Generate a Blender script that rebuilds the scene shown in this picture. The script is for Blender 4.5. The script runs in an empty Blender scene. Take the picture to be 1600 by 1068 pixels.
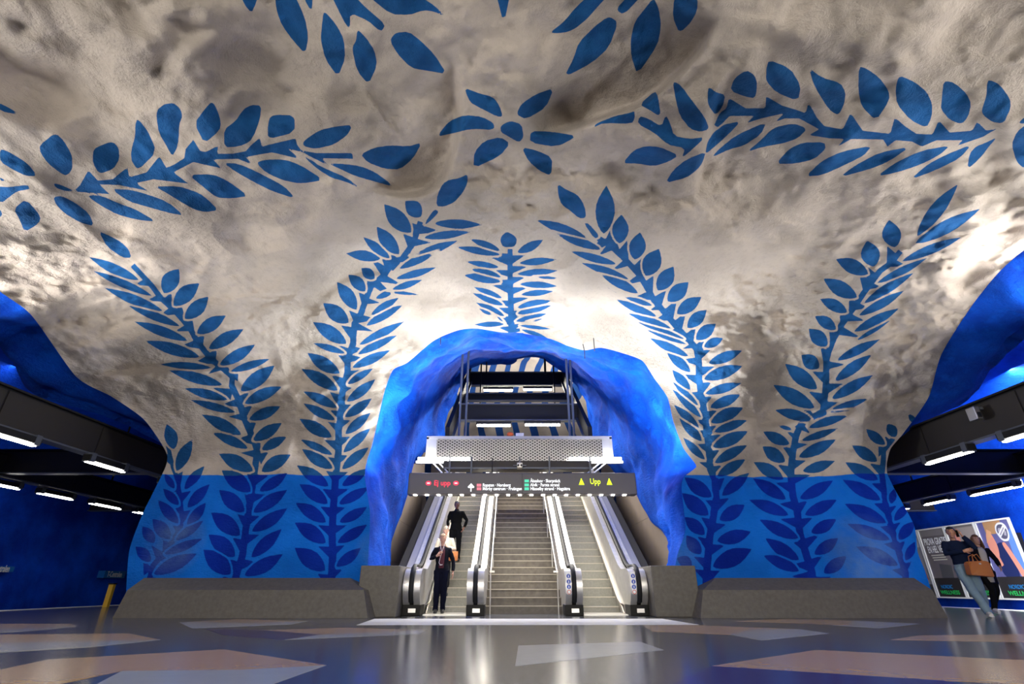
LK = dict(side=.85, lip=60, wall=3000, row=240, track=60, canopy=285, shaft=40, upper=450, sign=230, stair=460, hall=520, tube=22.0, led=1.6)
import bpy, bmesh, math, random
import numpy as np
from mathutils import Vector, Matrix

# ---------------------------------------------------------------- camera, world, lights
C = bpy.context.scene.collection
SC = bpy.context.scene
PITCH = math.radians(25.8); FPX = 789.0; CAMZ = 0.57
cd = bpy.data.cameras.new('camera'); cam = bpy.data.objects.new('camera', cd); C.objects.link(cam)
cam.location = (0, 0, CAMZ); cam.rotation_euler = (math.pi/2 + PITCH, 0, 0)
cd.sensor_width = 36; cd.lens = FPX/1600*36; cd.clip_start = 0.05; cd.clip_end = 200
SC.camera = cam
W = bpy.data.worlds.new('world'); SC.world = W; W.use_nodes = True
W.node_tree.nodes['Background'].inputs[0].default_value = (.55, .6, .8, 1)
W.node_tree.nodes['Background'].inputs[1].default_value = 0.02
SC.view_settings.view_transform = 'Standard'; SC.view_settings.look = 'None'
SC.view_settings.gamma = 1; SC.view_settings.use_curve_mapping = False
SC.view_settings.exposure = 0.0

def area(name, loc, d, sx, sy, power, col=(1, .95, .88), spread=180):
    l = bpy.data.lights.new(name, 'AREA'); l.shape = 'RECTANGLE'; l.size = sx; l.size_y = sy
    l.energy = power; l.color = col; l.spread = math.radians(spread)
    o = bpy.data.objects.new(name, l); C.objects.link(o); o.location = loc
    o.rotation_euler = Vector(d).to_track_quat('-Z', 'Y').to_euler()
    return o
# uplights standing on the two platform lighting frames (they run the length of the hall)
for sx_ in (-1, 1):
    for yy_, pw in ((-8, 60), (-1.5, 150), (3.0, 200), (6.8, 210)):
        o = area('uplight', (sx_*9.35, yy_, 4.0), (-sx_*.62, 0, 1), 0.25, 3.6, pw*LK['side'], (1, .96, .93), spread=125)
    for yy_ in (0.5, 5.0): area('lip_fill', (sx_*8.8, yy_, 3.95), (sx_*.1, 0, 1), .2, 3.0, LK['lip'], (.95, .97, 1), spread=120)  # added fill lamps without a fixture, to brighten the blue rock lips
    area('strip_row', (sx_*13.75, 14, 2.95), (sx_*1, 0, -.35), .15, 16, LK['wall']*(1 if sx_ > 0 else .04), (.95, .97, 1))
    area('strip_row', (sx_*9.2, 4, 2.95), (-sx_*.25, 0, -1), .15, 16, LK['row'], (1, .95, .86))
    area('track_uplight', (sx_*13.6, 12, 3.95), (0, 0, 1), .25, 14, LK['track']*(.8 if sx_ > 0 else .5), (.8, .9, 1))
# uplights on top of the escalator canopy and sign
area('canopy_uplight', (0.2, 12.25, 3.35), (0, -.12, 1), 4.6, .25, LK['canopy'], (.95, .98, 1), spread=125)
for xx_, dx_ in ((-2.3, -.75), (2.8, .75)):
    area('canopy_uplight', (xx_, 12.0, 3.25), (dx_, .1, 1), .8, .3, LK['canopy']*.5, (.95, .98, 1), spread=135)
area('canopy_uplight', (0.2, 14.6, 4.5), (0, .5, 1), 4.2, .3, LK['shaft'], (.9, .95, 1))
area('upper_hall_light', (0.2, 24, 9.0), (0, .3, 1), 8, 4, LK['upper'], (1, .95, .9))
area('sign_downlight', (0.25, 13.0, 2.62), (0, 0, -1), 5.4, .12, LK['sign'], (1, .97, .9))
area('shaft_light', (0.25, 17.2, 6.2), (0, -.4, -1), 3.4, .3, LK['stair'], (1, .93, .8))
area('shaft_light', (0.25, 20.3, 8.2), (0, -.4, -1), 3.0, .3, LK['stair'], (1, .93, .8))
# unseen fill panel added behind the camera to brighten piers, plinths and floor
area('hall_fill', (0, -7, 3.4), (0, 1, -.08), 14, 1.0, LK['hall'], (1, .95, .88), spread=100)

# ---------------------------------------------------------------- helpers
CP, SP = math.cos(PITCH), math.sin(PITCH)
def ray(px, py):
    px = np.asarray(px, float); py = np.asarray(py, float)
    d = py - 534.0
    return px - 800.0, FPX*CP + d*SP, FPX*SP - d*CP
def at_y(px, py, Y):
    x, f, u = ray(px, py); return Vector((x*Y/f, Y, CAMZ + u*Y/f))
def at_floor(px, py, z=0.0):
    x, f, u = ray(px, py); t = (z - CAMZ)/u; return (float(x*t), float(f*t))
def at_x(px, py, X):
    x, f, u = ray(px, py); t = X/x; return Vector((X, f*t, CAMZ + u*t))

_rs = np.random.RandomState(7); _T = _rs.rand(64, 64, 64)*2 - 1
def vnoise(P, wl, off=0.0):
    q = P/wl + off + 100.0
    i = np.floor(q).astype(int); f = q - i; f = f*f*f*(f*(f*6 - 15) + 10)
    r = 0
    for a in (0, 1):
        wa = f[:, 0] if a else 1 - f[:, 0]
        for b in (0, 1):
            wb = f[:, 1] if b else 1 - f[:, 1]
            for c in (0, 1):
                wc = f[:, 2] if c else 1 - f[:, 2]
                r = r + wa*wb*wc*_T[(i[:, 0]+a) & 63, (i[:, 1]+b) & 63, (i[:, 2]+c) & 63]
    return r

def tag(o, label=None, cat=None, group=None, kind=None):
    if label: o['label'] = label
    if cat: o['category'] = cat
    if group: o['group'] = group
    if kind: o['kind'] = kind
    return o
def thing(name, loc, label, cat, group=None, rz=0):
    o = bpy.data.objects.new(name, None); C.objects.link(o); o.location = loc
    o.rotation_euler = (0, 0, rz); o.empty_display_size = .1
    return tag(o, label, cat, group)
def wloc(p):
    v = Vector((0, 0, 0))
    while p is not None:
        v = v + p.location; p = p.parent
    return v
def link(name, me, mat, parent=None, local=False, smooth=None):
    """link mesh data (given in world coordinates unless local) as one object"""
    o = bpy.data.objects.new(name, me); C.objects.link(o)
    if mat is not None and not me.materials: me.materials.append(mat)
    if parent is not None:
        o.parent = parent
        if not local: me.transform(Matrix.Translation(-wloc(parent)))
    return o
def obj(name, bm, mat, parent=None, local=False, smooth=False):
    me = bpy.data.meshes.new(name)
    bmesh.ops.recalc_face_normals(bm, faces=bm.faces[:])
    bm.to_mesh(me); bm.free()
    if smooth:
        me.shade_smooth()
        try: me.set_sharp_from_angle(angle=math.radians(smooth if smooth is not True else 40))
        except Exception: pass
    return link(name, me, mat, parent, local)
def B(): return bmesh.new()
def box(bm, x0, x1, y0, y1, z0, z1, bev=0.0):
    t = bm if not bev else bmesh.new()
    vs = [t.verts.new((x, y, z)) for x in (x0, x1) for y in (y0, y1) for z in (z0, z1)]
    for f in ((0, 1, 3, 2), (4, 6, 7, 5), (0, 4, 5, 1), (2, 3, 7, 6), (0, 2, 6, 4), (1, 5, 7, 3)):
        t.faces.new([vs[i] for i in f])
    if bev:
        bmesh.ops.recalc_face_normals(t, faces=t.faces[:])
        bmesh.ops.bevel(t, geom=t.edges[:], offset=bev, segments=2, affect='EDGES', profile=.6)
        me = bpy.data.meshes.new('t'); t.to_mesh(me); t.free(); bm.from_mesh(me); bpy.data.meshes.remove(me)
    return bm
def prism(bm, prof, a0, a1, axis='x'):
    """profile (list of 2-tuples) extruded along an axis: x -> (y,z), y -> (x,z), z -> (x,y)"""
    def P(p, a):
        return {'x': (a, p[0], p[1]), 'y': (p[0], a, p[1]), 'z': (p[0], p[1], a)}[axis]
    A = [bm.verts.new(P(p, a0)) for p in prof]; Bv = [bm.verts.new(P(p, a1)) for p in prof]
    n = len(prof)
    for i in range(n): bm.faces.new((A[i], A[(i+1) % n], Bv[(i+1) % n], Bv[i]))
    fs = [bm.faces.new(A[::-1]), bm.faces.new(Bv)]
    if n > 4: bmesh.ops.triangulate(bm, faces=fs)
    return bm
def tube(bm, pts, r, seg=10, ell=(1, 1), caps=True, up=None):
    """tube along points; r one radius or a list; ell = (side, up) factors"""
    pts = [Vector(p) for p in pts]; n = len(pts)
    if not hasattr(r, '__len__'): r = [r]*n
    rings = []; nrm = Vector(up) if up else None
    for i in range(n):
        d = (pts[min(i+1, n-1)] - pts[max(i-1, 0)])
        d = d.normalized() if d.length > 1e-9 else Vector((0, 0, 1))
        if nrm is None:
            nrm = Vector((0, 0, 1)) if abs(d.z) < .9 else Vector((0, 1, 0))
        a = (nrm - d*nrm.dot(d)); a = a.normalized() if a.length > 1e-6 else d.orthogonal().normalized()
        if up is None: nrm = a
        b = d.cross(a)
        rr = r[i]
        e = ell
        rings.append([bm.verts.new(pts[i] + b*math.cos(2*math.pi*k/seg)*rr*e[0] + a*math.sin(2*math.pi*k/seg)*rr*e[1]) for k in range(seg)])
    for i in range(n-1):
        for k in range(seg):
            bm.faces.new((rings[i][k], rings[i][(k+1) % seg], rings[i+1][(k+1) % seg], rings[i+1][k]))
    if caps:
        bm.faces.new(rings[0][::-1]); bm.faces.new(rings[-1])
    return bm
def ellip(bm, c, rx, ry, rz, u=16, v=10, rot=None):
    M = Matrix.Translation(Vector(c))
    if rot: M = M @ rot
    M = M @ Matrix.Diagonal((rx, ry, rz, 1))
    bmesh.ops.create_uvsphere(bm, u_segments=u, v_segments=v, radius=1, matrix=M)
    return bm
def disc(bm, c, r, n=24, axis='y', r2=None):
    vs = []
    for k in range(n):
        a = 2*math.pi*k/n; u, v = math.cos(a)*r, math.sin(a)*(r2 or r)
        vs.append(bm.verts.new({'y': (c[0]+u, c[1], c[2]+v), 'x': (c[0], c[1]+u, c[2]+v), 'z': (c[0]+u, c[1]+v, c[2])}[axis]))
    bm.faces.new(vs); return bm

# ---------------------------------------------------------------- materials
def mat(name, col, rough=.5, metal=0.0, emit=None, es=1.0, var=0.0, vscale=6.0, bump=0.0, bscale=40.0, spec=.5, coat=0):
    m = bpy.data.materials.new(name); m.use_nodes = True; nt = m.node_tree; b = nt.nodes['Principled BSDF']
    b.inputs['Base Color'].default_value = (*col, 1); b.inputs['Roughness'].default_value = rough
    b.inputs['Metallic'].default_value = metal; b.inputs['Specular IOR Level'].default_value = spec
    if coat: b.inputs['Coat Weight'].default_value = coat
    if emit is not None:
        b.inputs['Emission Color'].default_value = (*emit, 1); b.inputs['Emission Strength'].default_value = es
    tc = None
    if var or bump:
        tc = nt.nodes.new('ShaderNodeNewGeometry')
    if var:
        n = nt.nodes.new('ShaderNodeTexNoise'); n.inputs['Scale'].default_value = vscale; n.inputs['Detail'].default_value = 5
        nt.links.new(tc.outputs['Position'], n.inputs['Vector'])
        mr = nt.nodes.new('ShaderNodeMapRange'); mr.inputs[1].default_value = .3; mr.inputs[2].default_value = .7
        mr.inputs[3].default_value = 1-var; mr.inputs[4].default_value = 1+var
        nt.links.new(n.outputs[0], mr.inputs[0])
        mx = nt.nodes.new('ShaderNodeVectorMath'); mx.operation = 'SCALE'; mx.inputs[0].default_value = col
        nt.links.new(mr.outputs[0], mx.inputs['Scale']); nt.links.new(mx.outputs[0], b.inputs['Base Color'])
    if bump:
        n = nt.nodes.new('ShaderNodeTexNoise'); n.inputs['Scale'].default_value = bscale; n.inputs['Detail'].default_value = 4
        nt.links.new(tc.outputs['Position'], n.inputs['Vector'])
        bp = nt.nodes.new('ShaderNodeBump'); bp.inputs['Distance'].default_value = bump; bp.inputs['Strength'].default_value = 1
        nt.links.new(n.outputs[0], bp.inputs['Height']); nt.links.new(bp.outputs[0], b.inputs['Normal'])
    return m

PLASTER = (.62, .545, .465); LEAFC = (.014, .095, .27); BAND = (.005, .17, .74); BLEAF = (.001, .010, .30)
def rock_mat(name, mode):
    """painted sprayed-concrete rock. mode 'hall': white with painted leaves above the dado line, blue with dark leaves below; 'blue'/'deep': one blue"""
    m = bpy.data.materials.new(name); m.use_nodes = True; nt = m.node_tree; L = nt.links; N = nt.nodes
    b = N['Principled BSDF']; b.inputs['Roughness'].default_value = .75; b.inputs['Specular IOR Level'].default_value = .1
    g = N.new('ShaderNodeNewGeometry')
    def noise(sc, det=5, rough=.55, src=None):
        n = N.new('ShaderNodeTexNoise'); n.inputs['Scale'].default_value = sc; n.inputs['Detail'].default_value = det; n.inputs['Roughness'].default_value = rough
        L.new(src or g.outputs['Position'], n.inputs['Vector']); return n.outputs[0]
    def mr(v, a, b_, c, d):
        n = N.new('ShaderNodeMapRange'); n.inputs[1].default_value = a; n.inputs[2].default_value = b_; n.inputs[3].default_value = c; n.inputs[4].default_value = d
        L.new(v, n.inputs[0]); return n.outputs[0]
    def mix(f, c0, c1):
        n = N.new('ShaderNodeMix'); n.data_type = 'RGBA'
        if isinstance(f, float): n.inputs[0].default_value = f
        else: L.new(f, n.inputs[0])
        for k, c in ((6, c0), (7, c1)):
            if isinstance(c, tuple): n.inputs[k].default_value = (*c, 1)
            else: L.new(c, n.inputs[k])
        return n.outputs[2]
    def math_(op, a, b_):
        n = N.new('ShaderNodeMath'); n.operation = op
        for k, v in ((0, a), (1, b_)):
            if isinstance(v, (int, float)): n.inputs[k].default_value = v
            else: L.new(v, n.inputs[k])
        return n.outputs[0]
    big = noise(.9, 4); fine = noise(9, 6, .65)
    if mode == 'hall':
        at = N.new('ShaderNodeAttribute'); at.attribute_name = 'leaf'
        wob = math_('MULTIPLY', math_('SUBTRACT', noise(14, 3), .5), 1.1)
        leaf = mr(math_('ADD', at.outputs['Fac'], wob), -.35, .35, 0, 1)
        pl = mix(mr(big, .35, .7, 0, 1), PLASTER, tuple(c*.9 for c in PLASTER))
        pl = mix(mr(fine, .5, .72, 0, .35), pl, tuple(c*.62 for c in PLASTER))
        lf = mix(mr(noise(3, 5), .35, .65, 0, 1), LEAFC, tuple(c*1.35 for c in LEAFC))
        up = mix(leaf, pl, lf)
        bd = mix(mr(noise(1.6, 4), .35, .68, 0, 1), BAND, (.008, .19, .82))
        bl = mix(mr(noise(1.2, 4), .35, .7, 0, 1), BLEAF, (.003, .03, .42))
        dn = mix(math_('MULTIPLY', leaf, .94), bd, bl)
        sx = N.new('ShaderNodeSeparateXYZ'); L.new(g.outputs['Position'], sx.inputs[0])
        z = math_('ADD', sx.outputs[2], math_('MULTIPLY', math_('SUBTRACT', noise(1.5, 2), .5), .06))
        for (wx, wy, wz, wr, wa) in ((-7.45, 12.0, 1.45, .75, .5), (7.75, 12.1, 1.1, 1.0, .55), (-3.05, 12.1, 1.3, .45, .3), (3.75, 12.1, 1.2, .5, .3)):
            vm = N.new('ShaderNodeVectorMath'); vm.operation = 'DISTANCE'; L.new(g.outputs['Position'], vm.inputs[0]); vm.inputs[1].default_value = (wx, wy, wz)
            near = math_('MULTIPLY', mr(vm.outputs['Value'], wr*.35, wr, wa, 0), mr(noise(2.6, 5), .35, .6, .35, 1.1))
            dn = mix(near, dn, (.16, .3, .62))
        col = mix(mr(z, 2.893, 2.907, 1, 0), up, dn)
    elif mode == 'blue':
        col = mix(mr(big, .38, .62, 0, 1), (.002, .09, .64), (.001, .045, .42))
        col = mix(mr(noise(3.5, 6, .7), .5, .7, 0, .7), col, (.004, .13, .76))
    elif mode == 'deep':
        col = mix(mr(noise(.45, 6, .65), .4, .62, 0, 1), (.001, .035, .42), (.002, .085, .75))
    else:
        col = mix(mr(big, .35, .65, 0, 1), (.6, .53, .45), (.5, .44, .38))
    L.new(col, b.inputs['Base Color'])
    mp = N.new('ShaderNodeMapping'); mp.inputs['Scale'].default_value = (1, 1, 1.7); L.new(g.outputs['Position'], mp.inputs[0])
    n1 = noise(11, 8, .68, mp.outputs[0]); n2 = noise(48, 5, .75)
    amt = mr(noise(.55, 2), .38, .62, .25, 1.0)
    h = math_('ADD', math_('MULTIPLY', n1, .10), math_('MULTIPLY', n2, .035))
    h = math_('MULTIPLY', h, amt)
    bp = N.new('ShaderNodeBump'); bp.inputs['Distance'].default_value = 1.0; bp.inputs['Strength'].default_value = 1.0
    L.new(h, bp.inputs['Height']); L.new(bp.outputs[0], b.inputs['Normal'])
    return m
M_HALL = rock_mat('painted_rock', 'hall'); M_BLUE = rock_mat('blue_rock', 'blue'); M_DEEP = rock_mat('deep_blue_rock', 'deep')
M = {
 'conc': mat('dark_concrete', (.095, .085, .07), .55, var=.16, vscale=14, bump=.004, bscale=60),
 'conc_lt': mat('worn_concrete', (.24, .225, .2), .45, var=.2, vscale=3),
 'steel': mat('brushed_steel', (.66, .64, .61), .34, .72, var=.08, vscale=8),
 'steel_s': mat('satin_steel', (.55, .53, .49), .42, 1.0),
 'rubber': mat('black_rubber', (.01, .01, .012), .6, spec=.25),
 'dark': mat('dark_metal', (.013, .012, .011), .6, .0, spec=.25),
 'perf': mat('perforated_dark_panel', (.035, .029, .022), .55, .3),
 'grey': mat('grey_paint', (.10, .11, .125), .45, .2),
 'frame': mat('canopy_paint', (.42, .42, .41), .4),
 'white': mat('white_paint', (.75, .75, .73), .4),
 'brown': mat('brown_grey_panel', (.24, .195, .165), .6, var=.06, vscale=2),
 'sign': mat('charcoal_sign', (.085, .075, .075), .45),
 'stone': mat('stair_stone', (.11, .092, .07), .5, var=.25, vscale=9),
 'nose': mat('stair_nosing', (.62, .54, .43), .4),
 'nose2': mat('stone_nosing', (.4, .35, .27), .4),
 'step': mat('grey_step_metal', (.3, .29, .245), .45, .3, var=.1, vscale=20),
 'floor': mat('floor', (.06, .064, .08), .17, var=.15, vscale=2.5),
 'lamp': mat('lit_tube', (1, 1, 1), .5, emit=(1, .95, .86), es=LK['tube']),
 'lamp_w': mat('lit_tube_cool', (1, 1, 1), .5, emit=(1, .98, .96), es=LK['tube']*1.6),
 'yellow': mat('yellow_paint', (.7, .42, .03), .5),
}

# ================================================================ the painted rock shell
# paint design: each entry (origin x, origin y, scale) of a sketch sheet, then leaves/polygons on that sheet
A4=(100,320,3.56); A2=(240,520,4.855); A7=(190,700,5.086); A8=(390,700,5.086); C1=(120,330,4.855); C3=(440,520,4.855)
C44=(440,330,4.855); C5=(560,260,4.855); CC=(700,350,5.34); D1=(830,270,4.855); D2=(960,420,4.855); D3=(1020,560,4.855)
D4=(1040,700,5.086); E5=(1240,700,5.086); E6=(1180,540,4.855); E7=(1200,400,4.855); E8=(1300,280,4.108)
G1=(0,140,4.45); G2=(240,140,4.855); G3=(440,140,4.855); HH=(360,0,4.706); II=(760,0,4.706); JJ=(650,0,2.909)
K6=(920,80,4.855); K7=(1140,80,4.855); K8=(1360,80,4.855); PX=(0,0,1)
# fronds: stem (px, root first), half width, then leaves "bx by tx ty width"
FRONDS = [
 ([(368,925),(368,902),(379,867),(384,826),(390,788),(396,749),(402,705),(398,691),(382,654),(372,623),(362,602),(363,588),(347,574),(330,561),(308,533),(296,511),(274,486),(252,466),(237,446),(207,414)],4.6,[
  (C1,"470 520 90 345 75;570 640 120 450 60;650 755 210 580 75;780 870 390 715 65;840 980 435 835 75;660 620 775 435 130;735 715 930 545 120;820 815 1000 645 110"),
  (A4,"740 715 900 615 75;805 800 1000 690 70;865 890 1065 775 65;755 845 450 755 65;820 905 530 885 40;880 1000 585 920 60"),
  (A2,"560 505 235 420 70;620 600 280 508 60;665 770 365 618 90;715 875 445 755 75;755 1045 495 915 110;585 290 885 195 60;660 440 920 245 110;690 535 975 405 90;725 655 965 555 85;755 815 975 680 90;820 885 1010 785 75;820 1050 1040 922 100"),
  (A7,"1025 345 795 175 130;975 505 775 330 120;940 690 710 510 135;900 860 690 685 130;865 1000 650 805 150"),
  (A8,"80 340 300 195 85;30 510 300 330 100;20 660 300 475 100;15 865 255 640 100;-40 1010 265 840 110")]),
 ([(234,925),(234,902),(239,883),(257,863),(269,845),(282,826),(284,802),(280,769),(276,745),(270,729),(266,712),(260,685)],3.6,[
  (A2,"155 880 100 690 100;175 1045 295 805 95"),
  (A7,"500 325 660 140 75;525 470 700 285 85;520 610 670 430 80;430 730 650 575 70;340 840 645 715 70;255 1000 600 835 110;420 320 340 200 55;455 450 330 320 70;450 595 290 410 90;385 720 245 560 110;260 750 165 620 90;230 900 110 780 90")]),
 ([(518,925),(518,901),(520,863),(519,836),(520,805),(522,779),(524,751),(527,720),(529,705),(529,672),(533,644),(535,613),(543,582),(543,561),(552,536),(552,526),(554,505),(564,490),(572,466),(580,447),(601,429),(615,408),(628,404),(646,380),(657,346)],4.8,[
  (A8,"600 970 358 790 140;605 752 358 590 120;605 587 365 433 105;620 440 395 285 105;625 300 375 135 100;660 160 415 5 95;690 938 885 790 85;700 750 935 605 85;715 587 935 465 80;710 443 950 308 80;735 298 945 160 80;735 165 950 -10 80"),
  (C3,"380 1028 155 880 85;385 922 140 805 60;380 788 135 650 95;405 658 165 533 70;420 565 165 443 75;425 435 150 272 95;440 305 195 150 100;480 152 240 78 50;460 1030 670 862 75;470 905 675 722 75;485 765 675 605 75;480 637 685 495 75;495 520 712 350 75;500 388 695 268 55;537 262 825 130 70;580 160 875 18 65"),
  (C44,"492 1003 237 840 105;508 845 315 695 115;568 745 420 535 105;635 605 505 480 90;705 510 605 430 80;750 360 490 320 80;820 355 618 195 70;890 325 722 115 110;590 1010 930 835 65;645 865 920 710 65;680 785 890 655 60;715 660 860 600 45;800 605 1040 632 25;830 600 1068 520 50"),
  (C5,"400 500 195 285 130;475 380 355 262 120;260 940 500 855 45;285 850 590 765 55;310 775 640 605 65;415 685 755 562 65;495 540 850 495 60;575 430 940 442 70")]),
 ([(799,540),(799,510),(798,470),(797,430),(797,385)],4.2,[
  (CC,"435 220 185 125 60;435 255 70 190 60;425 360 150 312 50;440 440 195 375 60;440 480 130 425 75;450 615 215 525 50;460 675 205 575 55;470 765 235 655 55;390 750 260 705 45;475 830 220 838 45;580 235 795 130 75;595 325 905 295 60;580 415 915 388 60;600 500 915 518 55;610 587 880 560 50;580 695 860 638 70;580 745 860 680 65;565 810 825 745 50;600 845 860 875 30;615 880 830 950 35")]),
 ([(1103,925),(1104,896),(1109,838),(1114,810),(1119,779),(1117,749),(1110,733),(1107,694),(1102,653),(1095,612),(1092,587),(1092,564),(1088,544),(1063,517),(1042,492),(1022,469),(1011,449),(999,429),(974,402),(951,381),(933,371)],4.8,[
  (D1,"550 462 570 95 145;670 535 685 315 125;785 657 825 450 125;870 780 970 575 140;960 890 1080 710 120;425 497 35 355 75;530 580 165 440 70;645 690 295 592 60;740 805 380 682 60;810 912 515 758 75;920 1005 710 940 40"),
  (D2,"330 162 445 0 130;405 245 562 100 115;475 340 660 212 100;555 445 700 310 95;620 535 770 415 95;680 590 825 525 70;715 715 970 618 80;680 835 975 735 95;690 945 965 865 70;725 1050 960 950 80;320 360 10 230 60;430 450 105 337 55;530 530 170 400 40;545 570 240 460 35;560 660 270 525 65;575 780 395 630 75;575 915 440 765 70"),
  (D3,"440 485 690 370 95;465 555 720 465 70;455 670 725 548 95;470 790 720 655 80;490 890 705 762 80;345 355 150 175 50;365 445 150 235 60;350 525 160 350 65;370 625 200 450 75;395 765 230 598 60"),
  (D4,"450 375 665 195 95;430 570 630 448 110;410 735 680 662 110;375 940 685 800 140;365 385 150 230 110;340 530 130 355 120;310 685 150 545 100;280 840 165 690 100;210 930 90 870 90")]),
 ([(1268,925),(1269,895),(1260,867),(1250,834),(1245,794),(1239,775),(1236,745),(1236,731),(1239,705),(1244,680),(1252,661),(1285,643),(1289,618),(1291,591),(1291,563),(1295,548),(1303,528),(1315,507),(1330,486),(1352,454),(1375,423),(1392,411),(1407,392)],4.8,[
  (D4,"1060 975 775 850 95;1060 885 790 712 100;1055 715 745 565 100;975 530 665 410 95;955 405 695 240 100;935 245 700 110 100"),
  (E6,"225 880 55 762 100;260 745 60 650 85;280 635 175 605 30;430 560 150 487 80;450 470 135 295 110;470 328 225 135 115;485 168 350 70 110;605 265 885 65 85;580 403 895 222 85;575 485 860 400 55;555 510 765 475 25;405 620 705 530 65;350 718 630 625 55;330 843 615 708 90;360 950 605 873 80"),
  (E7,"450 680 310 550 110;515 555 355 455 90;600 425 395 325 90;675 312 420 170 115;760 135 515 22 110;690 450 1035 260 70;655 570 995 395 75;670 640 930 485 35;525 790 850 630 70"),
  (E8,"270 560 225 392 120;405 437 365 260 120;545 365 810 30 90;535 410 950 190 85;450 525 835 370 60;290 665 610 505 50;205 795 525 600 60"),
  (E5,"50 400 315 255 95;90 528 345 408 95;140 670 340 562 95;165 840 355 712 95;240 990 420 855 100")]),
 ([(1415,925),(1415,895),(1403,857),(1391,818),(1383,783),(1378,739),(1380,721),(1381,703),(1396,684)],4.4,[
  (E6,"925 875 735 755 90;985 748 840 630 75;1068 690 1000 590 80"),
  (PX,"1432 661 1419 646 9"),
  (E5,"670 250 410 110 100;690 410 390 250 100;735 590 405 440 105;765 725 425 600 90;830 930 495 780 105;775 440 800 320 60;800 575 920 440 70;835 725 965 580 90;890 890 965 740 70")]),
]
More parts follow.
